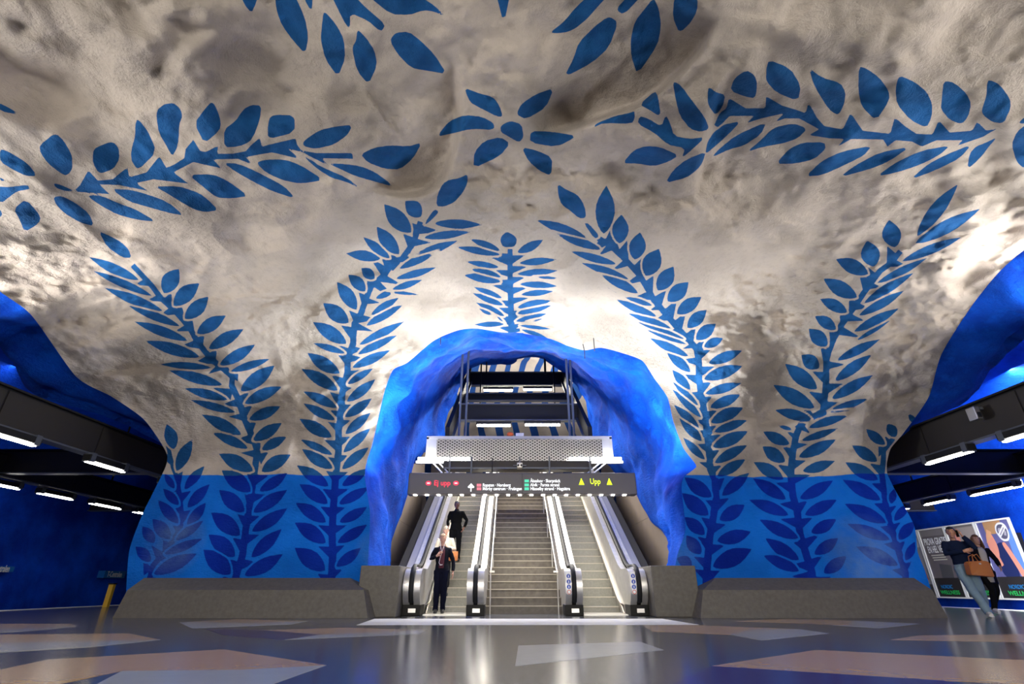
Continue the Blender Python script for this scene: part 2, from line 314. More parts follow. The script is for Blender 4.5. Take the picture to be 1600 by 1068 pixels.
POLYS = [
 (C1,["415 355 345 350 230 270 165 150 250 185 340 235 395 290"]),
 (CC,["435 140 445 100 490 62 545 90 575 120 570 160 550 190 460 192","700 428 760 425 915 445 880 460 780 455","475 825 440 810 380 740 420 765","640 810 700 785 800 785 730 815"]),
 (D1,["415 340 365 345 300 290 230 240 205 170 200 82 265 125 350 165 390 220 412 280","400 382 435 382 520 480 480 500","575 868 600 875 655 915 630 900"]),
 (C5,["590 300 600 210 640 130 690 100 760 90 830 57 828 130 790 200 730 270 650 305","520 400 575 325 615 340 560 400 500 450"]),
 (G1,["275 385 385 300 440 350 500 450 505 540 485 580 450 600 340 520 280 440","645 430 670 400 780 358 825 400 832 480 790 550 690 588 645 510","955 197 1030 290 1090 430 960 562 915 500 910 430 940 320 940 250","365 655 400 652 510 700 500 712 400 690",
   "0 410 60 430 190 510 260 600 180 600 80 550 0 500","-20 85 60 125 150 178 0 150","0 605 40 635 0 635","-20 672 60 678 190 660 215 690 120 705 60 750 15 785 -20 770","95 830 180 758 285 880 270 930 170 990 140 910","-20 830 5 835 18 870 -20 900",
   "370 745 430 738 530 790 620 860 655 950 560 925 450 860 390 800","600 735 700 735 850 800 940 830 1090 918 960 905 820 870 690 800"]),
 (PX,["173 295 202 296 229 303 262 315 288 337 263 332 234 324 202 315",
   "115 299 125 289 138 266 153 282 176 280 199 261 202 277 229 269 249 244 260 262 272 257 288 247 290 233 302 218 313 236 322 237 341 227 339 240 364 240 384 236 392 227 406 215 409 229 432 223 462 216 464 226 471 235 495 239 550 239 552 248 502 247 514 259 490 247 473 238 450 232 468 248 425 238 384 245 394 257 372 248 333 249 346 263 302 253 271 269 295 287 240 280 212 286 231 298 186 289 155 288 171 303 128 300",
   "400 254 415 249 446 249 470 258 506 281 470 287 440 281 415 269",
   "1342 103 1354 107 1374 121 1389 142 1390 156 1369 189 1346 166 1341 142",
   "1102 241 1105 222 1114 208 1128 195 1158 189 1138 210 1118 228","1112 246 1122 234 1150 211 1198 190 1189 210 1161 228 1140 233",
   "1311 277 1338 257 1375 238 1422 229 1391 251 1360 264",
   "1116 195 1124 177 1135 169 1139 153 1165 169 1196 169 1197 150 1222 165 1243 171 1259 177 1263 159 1276 183 1288 197 1317 202 1329 176 1348 204 1391 209 1398 183 1415 198 1432 209 1457 210 1467 188 1484 207 1519 204 1527 190 1541 204 1558 201 1535 214 1494 228 1504 219 1463 219 1440 229 1425 221 1399 219 1387 229 1380 218 1330 217 1309 229 1319 217 1296 216 1264 211 1280 202 1249 185 1226 185 1212 190 1225 177 1189 185 1167 192 1178 181 1140 181 1122 200"]),
 (G2,["0 735 185 730 340 780 420 840 490 912 400 930 310 910 190 840 60 760","265 645 450 640 560 690 720 805 600 825 480 820 380 740","530 555 640 560 780 620 990 730 1080 828 900 770 760 700 620 620",
   "20 200 30 150 80 110 150 100 200 140 220 200 195 260 190 380 175 450 140 505 100 430 40 330","310 255 385 150 445 85 490 170 512 250 500 310 385 410","535 300 620 240 680 150 740 115 815 120 810 210 770 330 730 395 650 430 535 440","865 300 875 220 910 190 1070 195 1070 325 870 375"]),
 (G3,["165 505 230 535 290 580 500 670 590 745 480 695 380 670 270 600","355 560 470 562 600 580 700 620 800 690 845 735 700 695 560 655 440 600","165 390 280 310 400 280 540 265 500 345 400 415 260 450 165 430","600 490 700 440 820 422 960 430 1065 400 1000 520 900 605 780 600 650 550"]),
 (HH,["40 -120 220 -120 190 20 155 98 100 30","325 -40 400 -150 470 -40 545 120 575 270 550 395 470 310 380 190 340 80","540 -10 570 -120 605 -10 597 90","685 75 780 180 835 290 845 430 790 565 700 440 662 290 675 170","700 -120 860 -80 1000 60 1145 185 1105 235 1010 150 880 95 880 220 830 150","932 212 1000 280 1060 370 1080 480 1015 622 930 520 892 350 925 300","1010 -30 1200 -90 1420 -10 1500 40 1590 130 1500 85 1420 75 1320 110 1180 105","1170 295 1215 240 1310 232 1400 300 1500 400 1592 545 1450 520 1330 500 1230 400"]),
 (II,["60 -90 185 -90 128 182","460 245 570 160 660 50 760 -40 920 -60 800 70 740 140 640 220 560 242","1060 -50 1160 -50 1010 110 950 70","570 570 640 430 680 310 800 190 900 118 970 165 900 350 780 460","1230 -20 1270 70 1285 190 1260 330 1110 550 1065 420 1060 290 1090 160 1160 70","1378 -10 1470 -140 1555 -10 1550 80 1500 170 1420 245 1370 130"]),
 (JJ,["218 398 290 425 350 440 380 480 395 530 370 530 300 495 245 465","628 400 590 490 500 542 455 520 480 470 550 425","93 622 150 550 220 522 300 530 355 560 355 590 250 585 170 605","385 600 385 570 430 548 480 565 490 620 470 648 420 620","260 765 265 690 310 640 385 622 428 652 380 710","520 595 620 598 735 618 640 668 518 648","480 670 540 680 620 715 615 800 560 775 510 730"]),
 (K6,["35 577 60 545 200 490 320 465 345 450 350 500 330 550 110 545","385 405 500 300 525 340 548 500 450 440","370 550 385 490 450 510 550 572 585 480 620 550 645 640 760 665 885 650 780 750 705 810 730 735 600 710 500 620","635 220 700 260 780 370 880 500 915 590 850 612 770 590 690 490 660 370","910 265 960 310 1035 330 1020 410 965 490 905 410 900 330","255 850 340 750 430 718 540 725 685 790 600 840 490 873 360 850","580 1000 640 900 740 820 890 760 860 850 820 900 740 960"]),
 (K7,["5 300 30 210 125 142 190 180 210 250 197 358 120 345","275 210 280 120 300 65 460 130 540 260 520 380 350 310 290 240","600 125 700 200 840 240 880 310 870 400 825 490 750 440 640 260","125 765 220 690 330 580 480 545 590 585 520 660 400 700 250 725","350 855 450 740 560 690 720 690 730 740 640 820 500 852","575 950 700 830 850 760 1080 715 1020 790 880 860 700 940"]),
 (K8,["190 280 215 180 340 235 430 310 470 400 465 500 425 582 300 520 200 400","540 370 555 220 640 240 730 320 765 400 740 500 690 555 600 520 535 440","845 440 880 340 885 240 900 215 980 250 1060 360 1065 430 1010 550 920 535 850 480","45 950 180 850 380 755 610 712 520 790 380 860 200 920","300 975 430 860 560 790 770 705 680 810 500 900","735 890 750 780 800 720 860 700 965 650 900 720 850 790 780 860","1120 550 1165 500 1400 400 1200 545","1070 710 1110 610 1200 540 1300 640 1280 800 1165 890 1110 840"]),
]
def chaikin(p, n=1):
    p = np.asarray(p, float)
    for _ in range(n):
        q = np.roll(p, -1, 0); p = np.stack([p*.8+q*.2, p*.2+q*.8], 1).reshape(-1, 2)
    return p
def build_paint():
    out = []; stems = []; seen = []
    _r = random.Random(3)
    for stem, hw, sheets in FRONDS:
        st = np.array(stem, float)
        # stem ribbon, one quad per segment
        n = len(st)
        nr = []
        for i in range(n):
            d = st[min(i+1, n-1)] - st[max(i-1, 0)]; d /= np.linalg.norm(d) + 1e-9
            w = hw*1.12*(1.1 - .3*i/(n-1)); nr.append(np.array([-d[1], d[0]])*w)
        stems.append(np.array([st[i]+nr[i] for i in range(n)] + [st[i]-nr[i] for i in range(n-1, -1, -1)]))
        for (ox, oy, s), txt in sheets:
            for e in txt.split(';'):
                bx, by, tx, ty, w = map(float, e.split())
                b_ = np.array([ox+bx/s, oy+by/s]); t_ = np.array([ox+tx/s, oy+ty/s]); w *= .98/s
                ax = t_ - b_; Ln = np.linalg.norm(ax); u = ax/Ln; v = np.array([-u[1], u[0]])
                side = 1.0
                prof = [(0, 0), (.06, .17), (.16, .33), (.3, .46), (.45, .52), (.6, .49), (.75, .36), (.89, .17), (1, 0)]
                sk = _r.uniform(-.06, .06)
                md = (b_+t_)/2
                if any(k_ != (ox, oy) and np.hypot(*(md-m_)) < 10.5 and abs(np.dot(u, u_)) > .8 for k_, m_, u_ in seen): continue
                seen.append(((ox, oy), md, u))
                poly = [b_+u*Ln*a+v*w*(h+sk*math.sin(math.pi*a)) for a, h in prof] + [b_+u*Ln*a-v*w*(h-sk*math.sin(math.pi*a)) for a, h in prof[-2:0:-1]]
                out.append(np.array(poly))
                # thorn on the stem under this leaf
                dd = 1e9
                for i in range(n-1):
                    seg = st[i+1]-st[i]; k = np.clip(np.dot(b_-st[i], seg)/np.dot(seg, seg), 0, 1); q = st[i]+seg*k
                    if np.linalg.norm(b_-q) < dd: dd = np.linalg.norm(b_-q); P0 = q; dn = -seg/np.linalg.norm(seg)
                if dd < 26 and Ln > 14:
                    o = b_ - P0
                    sidev = np.array([-dn[1], dn[0]]); sidev = sidev*np.sign(np.dot(sidev, ax) or 1)
                    g = max(2.6, .13*w+1.6)
                    tip = P0 + sidev*min(dd*1.4+5, .45*Ln+8) + u*Ln*.06 + dn*(g+2.2)
                    stems.append(np.array([P0+dn*(g+1.5), tip, P0+dn*(g+.8*w+6), P0+dn*(g+.3*w)-sidev*2]))
    for (ox, oy, s), ps in POLYS:
        for t in ps:
            a = np.array(list(map(float, t.split()))).reshape(-1, 2)
            a = a/s + (ox, oy)
            if len(a) < 22: a = chaikin(a, 1)
            out.append(a)
    return out, stems
def paint_sdf(qx, qy, cap=9.0):
    """signed distance (px, positive inside) from paint-sheet points to the union of the painted shapes"""
    order = np.argsort(qx); sx_ = qx[order]
    leaves, stems = build_paint()
    top1 = np.full(len(qx), -cap); top2 = np.full(len(qx), -cap); stm = np.full(len(qx), -cap)
    for kind, plist in ((0, leaves), (1, stems)):
        for P in plist:
            x0, y0 = P.min(0)-cap; x1, y1 = P.max(0)+cap
            a, b_ = np.searchsorted(sx_, x0), np.searchsorted(sx_, x1)
            idx = order[a:b_]; idx = idx[(qy[idx] > y0) & (qy[idx] < y1)]
            if len(idx) == 0: continue
            X, Y = qx[idx], qy[idx]; d2 = np.full(len(idx), 1e9); ins = np.zeros(len(idx), bool)
            Q = np.roll(P, -1, 0)
            for (ax, ay), (bx, by) in zip(P, Q):
                ex, ey = bx-ax, by-ay; l2 = ex*ex+ey*ey
                if l2 < 1e-9: continue
                k = np.clip(((X-ax)*ex+(Y-ay)*ey)/l2, 0, 1)
                d2 = np.minimum(d2, (X-ax-k*ex)**2+(Y-ay-k*ey)**2)
                c = (ay > Y) != (by > Y)
                if by != ay: ins ^= c & (X < ex*(Y-ay)/(by-ay)+ax)
            d = np.sqrt(d2); d = np.where(ins, d, -d)
            if kind == 0:
                t1 = top1[idx]; top2[idx] = np.maximum(top2[idx], np.minimum(t1, d)); top1[idx] = np.maximum(t1, d)
            else:
                stm[idx] = np.maximum(stm[idx], d)
    far = np.where((qy < 290), 0.0, 1.0)
    lf = np.minimum(top1, np.where(top2 > -cap+.1, (top1-top2)*.5-1.4, top1))
    st = np.minimum(stm, -top1-3.0)
    return np.clip(np.maximum(lf, st), -cap, cap)

# ---- world shape of the hall: a lumpy vault along Y meeting a wall of piers at Y ~ 12, blended
VA, VH, VK, YW = .0255, 7.15, .0062, 11.95
STEPS = [  # folds in the rock: polyline, height of the fold (m), sharpness (px), reach (px) - the left-hand side of the line (walking it) stands out
 ([(1130,20),(1085,95),(1010,160),(960,178),(880,205),(815,215)], .42, 3.5, 120),
 ([(1085,320),(1092,260),(1105,215),(1112,160),(1150,100)], .34, 4, 75),
 ([(705,70),(720,150),(712,230),(690,285),(650,308),(590,300),(540,285)], .34, 5, 110),
 ([(1385,610),(1330,628),(1280,645),(1225,662),(1160,668)], .20, 3.5, 60),
 ([(430,575),(340,572),(250,577),(110,590)], .22, 5, 60),
 ([(1480,470),(1520,380),(1600,320)], .2, 10, 60),
 ([(640,440),(560,420),(500,470),(470,520)], .12, 8, 60),
 ([(1420,230),(1500,300),(1530,330)], .16, 12, 60),
 ([(420,40),(300,60),(240,130),(250,60),(130,20)], .15, 16, 70),
 ([(1200,330),(1290,300),(1300,240)], .12, 14, 60),
]
BUMPS = [(230,70,60,45,.35),(80,130,90,60,-.25),(420,90,70,110,-.35),(330,30,60,50,.2),(1180,250,90,50,-.25),(1010,270,70,40,-.2),(1100,130,40,60,-.2),(1270,60,90,40,.2),
 (1440,80,120,50,.25),(480,400,70,50,.22),(380,450,50,40,-.15),(780,170,60,60,-.22),(900,100,80,60,.2),(1290,400,60,60,-.15),(1180,450,50,40,.15),(600,350,40,30,-.12),(1480,250,60,40,-.2),(1540,240,30,50,-.2),(60,300,80,50,.2),(700,330,60,50,-.1),(1380,330,60,40,-.16),(1040,30,70,50,.15)]
def fbm(P, oct_):
    r = 0
    for k, (wl, a) in enumerate(oct_): r = r + vnoise(P, wl, 13.7*k)*a
    return r
def shell_point(px, py):
    x, f, u = ray(px, py)
    tw = np.where(f > 60, YW/np.maximum(f, 60), .2)
    disc_ = u*u + 4*VA*x*x*(VH-CAMZ)
    tv = np.where(u > 0, 2*(VH-CAMZ)/(u+np.sqrt(disc_)), 2*(VH-CAMZ)/np.maximum(u+np.sqrt(disc_), 1e-3))
    tv = np.clip(tv, 0, .2)
    # the piers lean back a little towards their feet
    h = np.maximum(VK-np.abs(tv-tw), 0)/VK
    t = np.minimum(tv, tw) - h*h*VK*.25
    Dn = np.sqrt(x*x+f*f+u*u)
    P = np.stack([x*t, f*t, CAMZ+u*t], -1)
    z = P[:, 2]
    calm = np.clip((z-2.0)/2.2, 0, 1)*.82+.18
    d = fbm(P, [(3.1, .42), (1.5, .25)])*calm
    nearc0 = np.clip((P[:, 1]-9.0)/2.4, 0, 1)*np.clip((5.0-np.abs(P[:, 0]-.2))/1.2, 0, 1); d = d*(1-.8*nearc0)
    ridged = 1-np.abs(vnoise(P, 1.15, 51.3))*2
    d += ridged*.12*calm*(1-.6*nearc0)
    rough = np.clip(vnoise(P, 2.6, 77)*.8+.75, .5, 1.2)*calm
    nearc = np.clip((P[:, 1]-6.6)/2.6, 0, 1)*np.clip((5.2-np.abs(P[:, 0]-.2))/1.2, 0, 1)      # smoother render round the arch
    rough = rough*(1-.8*nearc)
    d += fbm(P, [(.8, .22), (.42, .18), (.22, .10), (.11, .045)])*rough
    for pl, amp, w, reach in STEPS:
        pl = np.array(pl, float)
        for _ in range(3):
            q_ = pl[:-1]*.75+pl[1:]*.25; r_ = pl[:-1]*.25+pl[1:]*.75
            pl = np.concatenate([pl[:1], np.stack([q_, r_], 1).reshape(-1, 2), pl[-1:]])
        best = np.full(len(x), 1e9); sd = np.zeros(len(x)); over = np.zeros(len(x))
        L_ = np.hypot(*(pl[1:]-pl[:-1]).T); tot_ = L_.sum(); acc = 0; al = np.zeros(len(x))
        for i_, (a, b_) in enumerate(zip(pl[:-1], pl[1:])):
            e = b_-a; l2 = e@e
            if l2 < 1e-6: continue
            k = ((px-a[0])*e[0]+(py-a[1])*e[1])/l2; kc = np.clip(k, 0, 1)
            q = np.hypot(px-a[0]-kc*e[0], py-a[1]-kc*e[1]); pp = ((px-a[0])*e[1]-(py-a[1])*e[0])/math.sqrt(l2)
            m_ = q < best; best = np.where(m_, q, best); sd = np.where(m_, pp, sd); al = np.where(m_, (acc+kc*math.sqrt(l2))/tot_, al); acc += math.sqrt(l2)
        fade = np.clip(np.minimum(al, 1-al)/.28, 0, 1); fade = fade*fade*(3-2*fade)
        d += amp*np.tanh(sd/w)*np.exp(-(best/reach)**2)*fade
    for cx, cy, rx, ry, a in BUMPS:
        d += a*np.exp(-((px-cx)/rx)**2-((py-cy)/ry)**2)
    edge = np.clip((z-.9)/.8, 0, 1)
    t = t*(1 - d*edge/np.maximum(Dn*t, .5))
    return np.stack([x*t, f*t, CAMZ+u*t], -1)

INNER = [(572,925),(576,860),(578,800),(570,745),(574,718),(583,690),(600,615),(614,578),(637,566),(678,532),(715,516),(744,513),(784,519),(813,520),(859,529),(887,540),(913,547),(939,543),(968,550),(1003,563),(1023,592),(1043,621),(1051,655),(1060,681),(1069,702),(1088,727),(1081,735),(1069,745),(1065,763),(1071,826),(1060,861),(1055,885),(1053,925)]
OUTER = [(197,925),(202,860),(223,802),(259,728),(258,703),(225,655),(174,619),(119,588),(48,491),(-20,440),(-170,300),(-330,-150),(0,-620),(600,-760),(1250,-720),(1750,-560),(2000,-200),(1960,80),(1850,230),(1600,391),(1530,462),(1472,551),(1451,620),(1412,676),(1392,700),(1386,722),(1386,738),(1390,748),(1397,762),(1428,820),(1434,862),(1445,890),(1456,925)]
def densify(A, Bq, step):
    A, Bq = np.array(A, float), np.array(Bq, float); ia = []; 
    for i in range(len(A)-1):
        la = np.linalg.norm(A[i+1]-A[i]); lb = np.linalg.norm(Bq[i+1]-Bq[i])
        n = max(2, int(max(la, min(lb*.45, 150))/step)); ia += [i + k/n for k in range(n)]
    return np.array(ia+[len(A)-1.0])
def interp(A, s, smooth=True):
    A = np.array(A, float); n = len(A); i = np.clip(np.floor(s).astype(int), 0, n-2); f = (s-i)[:, None]
    if not smooth: return A[i]*(1-f)+A[i+1]*f
    p0 = A[np.maximum(i-1, 0)]; p1 = A[i]; p2 = A[i+1]; p3 = A[np.minimum(i+2, n-1)]
    tau = .35
    m1 = (p2-p0)*tau; m2 = (p3-p1)*tau
    return (2*f**3-3*f**2+1)*p1+(f**3-2*f**2+f)*m1+(-2*f**3+3*f**2)*p2+(f**3-f**2)*m2
S = densify(INNER, OUTER, 1.8)
Iq, Oq = interp(INNER, S), interp(OUTER, S)
NT = 420
tt = np.linspace(0, 1, NT)
LEN = np.linalg.norm(Oq-Iq, axis=1)
# keep spacing fine inside the frame: longer spokes get a growing step towards their far end
def spoke(t, L_):
    p = np.clip(1+(L_-520)/900, 1, 2.0)
    return t**p
TT = np.stack([spoke(tt, l) for l in LEN])                 # (ns, nt)
QX = Iq[:, 0:1]*(1-TT)+Oq[:, 0:1]*TT; QY = Iq[:, 1:2]*(1-TT)+Oq[:, 1:2]*TT
ns = len(S)
print('shell verts', ns*NT)
SHP = shell_point(QX.ravel(), QY.ravel()).reshape(ns, NT, 3)
LEAF = paint_sdf(QX.ravel(), QY.ravel()).reshape(ns, NT)

def grid_mesh(name, P, material, attr=None, flip=False, normals=None, rows=None):
    a, b_ = P.shape[:2]
    me = bpy.data.meshes.new(name); me.vertices.add(a*b_); me.vertices.foreach_set('co', P.reshape(-1).astype(np.float32))
    idx = np.arange(a*b_).reshape(a, b_)
    q = np.stack([idx[:-1, :-1], idx[1:, :-1], idx[1:, 1:], idx[:-1, 1:]], -1).reshape(-1, 4)
    if flip: q = q[:, ::-1]
    nf = len(q); me.loops.add(nf*4); me.loops.foreach_set('vertex_index', q.reshape(-1).astype(np.int32))
    me.polygons.add(nf); me.polygons.foreach_set('loop_start', (np.arange(nf)*4).astype(np.int32)); me.polygons.foreach_set('loop_total', np.full(nf, 4, np.int32))
    if attr is not None:
        at = me.attributes.new('leaf', 'FLOAT', 'POINT'); at.data.foreach_set('value', attr.reshape(-1).astype(np.float32))
    me.update(); me.validate(); me.shade_smooth()
    if normals is not None:
        me.normals_split_custom_set_from_vertices(normals.reshape(-1, 3).tolist())
    me.materials.append(material)
    o = bpy.data.objects.new(name, me); C.objects.link(o); o['kind'] = 'structure'
    return o
def grid_normals(P):
    du = np.gradient(P, axis=0); dv = np.gradient(P, axis=1); n = np.cross(dv, du); n /= np.linalg.norm(n, axis=2, keepdims=True)+1e-12
    c = np.array([0, 0, CAMZ])-P; s_ = np.sign((n*c).sum(-1, keepdims=True)); return n*np.where(s_ == 0, 1, s_)
NR = grid_normals(SHP)
kl = int(np.searchsorted(S, 6.0)); kr = int(np.searchsorted(S, 23.0))
for nm, a, b_ in (('wall_left', 0, kl+1), ('ceiling', kl, kr+1), ('wall_right', kr, ns)):
    o = grid_mesh(nm, SHP[a:b_], M_HALL, LEAF[a:b_], normals=NR[a:b_])
    o['label'] = {'wall_left': 'rock pier left of the escalators, blue at the foot with painted leaf stems',
                  'ceiling': 'lumpy cave vault painted cream with large blue leaf fronds',
                  'wall_right': 'rock pier right of the escalators, blue at the foot with painted leaf stems'}[nm]

# ---- lofts continuing the shell: escalator passage, and the lips over the platforms
def loft(name, rings, nsub, material, noise=.12, noise_end=True, label=None, ease=False):
    """rings: list of (n,3) arrays with equal n"""
    R = np.stack(rings, 0); m = len(R); s = np.concatenate([np.linspace(i, i+1, nsub[i], endpoint=False) for i in range(m-1)]+[[m-1.0]])
    i = np.clip(np.floor(s).astype(int), 0, m-2); f = (s-i)[:, None, None]
    p0 = R[np.maximum(i-1, 0)]; p1 = R[i]; p2 = R[i+1]; p3 = R[np.minimum(i+2, m-1)]
    m1 = (p2-p0)*.3; m2 = (p3-p1)*.3
    P = (2*f**3-3*f**2+1)*p1+(f**3-2*f**2+f)*m1+(-2*f**3+3*f**2)*p2+(f**3-f**2)*m2
    P = P.transpose(1, 0, 2)
    N = grid_normals(P); d = fbm(P.reshape(-1, 3), [(2.2, .9), (1.0, .6), (.45, .28), (.2, .1)]).reshape(P.shape[:2])*noise
    w = np.clip(s/ .6, 0, 1)*(1 if name != 'wall_passage' else np.clip(np.abs(s-2)*2.2, .12, 1))
    if not noise_end: w = w*np.clip((m-1-s)/.5, 0, 1)
    P = P + N*(d*w[None, :])[..., None]
    o = grid_mesh(name, P, material)
    if label: o['label'] = label
    return o
sub = slice(0, ns, 3); Ssub = S[sub]
def ring_px(ctrl, Ys):
    a = interp(ctrl, Ssub); Y = interp(np.array(Ys, float)[:, None], Ssub)[:, 0]
    x, f, u = ray(a[:, 0], a[:, 1]); return np.stack([x*Y/f, Y, CAMZ+u*Y/f], -1)
LIP = [(592,925),(592,860),(596,800),(592,745),(594,715),(600,690),(617,655),(634,615),(657,583),(688,555),(717,538),(746,522),(784,524),(813,527),(859,537),(887,549),(915,557),(940,567),(968,578),(992,591),(1006,621),(1015,645),(1026,668),(1038,692),(1042,715),(1044,735),(1045,750),(1045,765),(1043,785),(1048,838),(1046,868),(1042,890),(1040,925)]
MID = [(603,925),(606,864),(617,829),(637,772),(643,735),(652,700),(664,662),(678,632),(692,607),(706,585),(724,568),(748,556),(784,550),(813,548),(845,549),(870,557),(890,569),(905,583),(925,602),(943,627),(956,652),(964,677),(970,700),(978,722),(985,742),(992,758),(994,769),(1001,785),(1017,812),(1036,830),(1052,846),(1057,860),(1057,925)]
FAR = [(672,925),(676,860),(680,800),(690,760),(694,735),(697,700),(699,668),(702,644),(712,630),(722,605),(733,584),(752,574),(775,569),(801,566),(816,557),(846,557),(877,572),(893,592),(904,600),(916,615),(921,630),(923,644),(918,660),(920,690),(922,715),(925,735),(928,760),(930,785),(934,810),(936,830),(938,850),(940,880),(942,925)]
yin = SHP[:, 0, 1][sub]
r0 = SHP[:, 0, :][sub]
def on_x(ctrl, i, X): 
    x, f, u = ray(*ctrl[i]); return float(f*X/x)
Ymid = []
for i in range(len(MID)):
    if i <= 4: Ymid.append(min(on_x(MID, i, -3.57), 17.2))
    elif i >= 24: Ymid.append(min(on_x(MID, i, 4.0), 17.2))
    else: Ymid.append(16.6)
lipY = r0[:, 1] + .9
a = interp(LIP, Ssub); xx, ff, uu = ray(a[:, 0], a[:, 1]); r1 = np.stack([xx*lipY/ff, lipY, CAMZ+uu*lipY/ff], -1)
r2 = ring_px(MID, Ymid); r3 = ring_px(FAR, [20.3]*len(FAR))
lowm = np.clip((5.5-Ssub)/1.0, 0, 1)[:, None]; lowr = np.clip((Ssub-23.0)/1.0, 0, 1)[:, None]   # beside the panels the rock runs on behind them
r3 = r3*(1-lowm-lowr) + lowm*(r2+np.array([-1.2, 2.5, 0])) + lowr*(r2+np.array([1.2, 2.5, 0]))
loft('wall_passage', [r0, r1, r2, r3], [26, 60, 50], M_BLUE, .27, label='blue painted rock passage around the escalators')

# lips over the platforms and the outer flanks of the piers
LS = slice(0, int(np.searchsorted(S, 11.5)), 3); RS = slice(int(np.searchsorted(S, 16.5)), ns, 3)
for nm, sl, sg in (('wall_platform_left', LS, -1), ('wall_platform_right', RS, 1)):
    e0 = SHP[:, -1, :][sl].copy(); ss = S[sl]
    ii = ss if sg < 0 else (32-ss)               # 0 at the floor, rising
    low = np.clip(1-(ii-(4.3 if sg < 0 else 8.6))/2.0, 0, 1)          # 1 on the pier flank, 0 on the vault lip
    low = low*low*(3-2*low)
    hi = 1-low
    e1 = e0 + np.stack([sg*(.25*low+.95*hi), 1.1*low+.25*hi, -.28*hi*np.ones_like(low)*(1 if sg < 0 else 1.9)*np.clip((ii-(5 if sg < 0 else 9))/3.5, 0, 1)], -1)
    e2 = e1 + np.stack([sg*(.35*low+1.0*hi), 4.0*low+.3*hi, .95*hi], -1)
    e3 = e2 + np.stack([sg*(.3*low+.8*hi), 16*low+.3*hi, 1.5*hi], -1)
    loft(nm, [e0, e1, e2, e3], [18, 14, 12], M_BLUE, .16, label='blue painted rock lip and flank beside the platform')

# ---- platform tunnels, hall behind the camera, upper hall (coarser rock)
def swept(name, prof, ys, material, noise=.3, nseg=70, label=None):
    """rock tunnel: cross-section (x,z) polyline swept along Y"""
    pr = np.array(prof, float); s = np.linspace(0, len(pr)-1, nseg); p = interp(pr, s)
    P = np.zeros((len(ys), nseg, 3)); P[:, :, 1] = np.array(ys)[:, None]; P[:, :, 0] = p[None, :, 0]; P[:, :, 2] = p[None, :, 1]
    N = grid_normals(P); d = fbm(P.reshape(-1, 3), [(3.5, 1), (1.6, .6), (.7, .3)]).reshape(P.shape[:2])*noise
    P += N*d[..., None]
    o = grid_mesh(name, P, material)
    if label: o['label'] = label
    return o
ysl = np.linspace(-10, 44, 170)
for sg, nm in ((-1, 'left'), (1, 'right')):
    prof = [(sg*17.0, -1.3), (sg*17.1, .5), (sg*17.2, 2.6), (sg*17.0, 4.2), (sg*15.8, 5.9), (sg*13.4, 6.9), (sg*11.2, 6.8), (sg*9.9, 6.0)]
    swept('wall_track_'+nm, prof, ysl, M_DEEP, .22, label='deep blue painted rock wall across the tracks')
prof = [(-10.5, 5.2), (-8.5, 5.35), (-5, 6.6), (0, 7.3), (5, 6.6), (8.5, 5.35), (10.5, 5.2)]
swept('ceiling_rear', prof, np.linspace(-12, .6, 50), M_HALL, .2, label='cream rock vault behind the photographer')

# upper hall beyond the passage: pale dome with blue bands
def dome():
    nu, nv = 110, 60; P = np.zeros((nu, nv, 3))
    for i in range(nu):
        th = math.pi*i/(nu-1)
        for j in range(nv):
            ph = (math.pi/2)*j/(nv-1)
            P[i, j] = (.2+8.0*math.cos(th)*math.cos(ph*.98), 20.8+12*math.sin(ph), 3.4+9.6*math.sin(th)*math.cos(ph*.98))
    N = grid_normals(P); d = fbm(P.reshape(-1, 3), [(3, .5), (1.2, .3)]).reshape(nu, nv); P += N*d[..., None]
    m = rock_mat('striped_rock', 'pale'); nt = m.node_tree; L = nt.links; N_ = nt.nodes; b = N_['Principled BSDF']
    src = b.inputs['Base Color'].links[0].from_socket
    g = N_.new('ShaderNodeNewGeometry'); 
    w = N_.new('ShaderNodeTexWave'); w.inputs['Scale'].default_value = .3; w.inputs['Distortion'].default_value = 14; w.inputs['Detail'].default_value = 1.0; w.inputs['Detail Scale'].default_value = .5
    L.new(g.outputs['Position'], w.inputs['Vector'])
    r = N_.new('ShaderNodeMapRange'); r.inputs[1].default_value = .66; r.inputs[2].default_value = .7; L.new(w.outputs['Fac'], r.inputs[0])
    mx = N_.new('ShaderNodeMix'); mx.data_type = 'RGBA'; L.new(r.outputs[0], mx.inputs[0]); L.new(src, mx.inputs[6]); mx.inputs[7].default_value = (.02, .08, .3, 1)
    L.new(mx.outputs[2], b.inputs['Base Color'])
    o = grid_mesh('wall_upper_hall', P, m); o['label'] = 'pale rock of the upper hall with blue painted bands'
dome()

# ---- floor, platforms, track beds
o = obj('floor', box(B(), -13.3, 13.3, -12, 13.2, -.3, 0), M['floor']); tag(o, 'dark blue grey polished stone floor', kind='structure')
FLOOR = o
for sg, nm in ((-1, 'left'), (1, 'right')):
    a, b_ = sorted((sg*6, sg*13.3))
    o = obj('floor_platform_'+nm, box(B(), a, b_, 13.2, 44, -.3, 0), M['floor']); tag(o, kind='structure')
    a, b_ = sorted((sg*13.3, sg*17.6))
    o = obj('floor_track_'+nm, box(B(), a, b_, -12, 44, -1.4, -1.15), M['conc']); tag(o, kind='structure')
    a, b_ = sorted((sg*13.0, sg*13.25))
    o = obj('trim_edge_'+nm, box(B(), a, b_, -12, 44, 0, .012), M['white']); tag(o, 'pale warning strip along the platform edge', kind='structure')
    for k in (14.4, 15.9):
        o = obj('trim_rail_'+nm, box(B(), *sorted((sg*k, sg*(k+.07))), -12, 44, -1.15, -1.0), M['steel']); tag(o, kind='structure')
for nm, x0, x1 in (('wall_rear', -18, 18),):
    o = obj(nm, box(B(), x0, x1, -12.4, -12, -1.4, 8), M['brown']); tag(o, kind='structure')
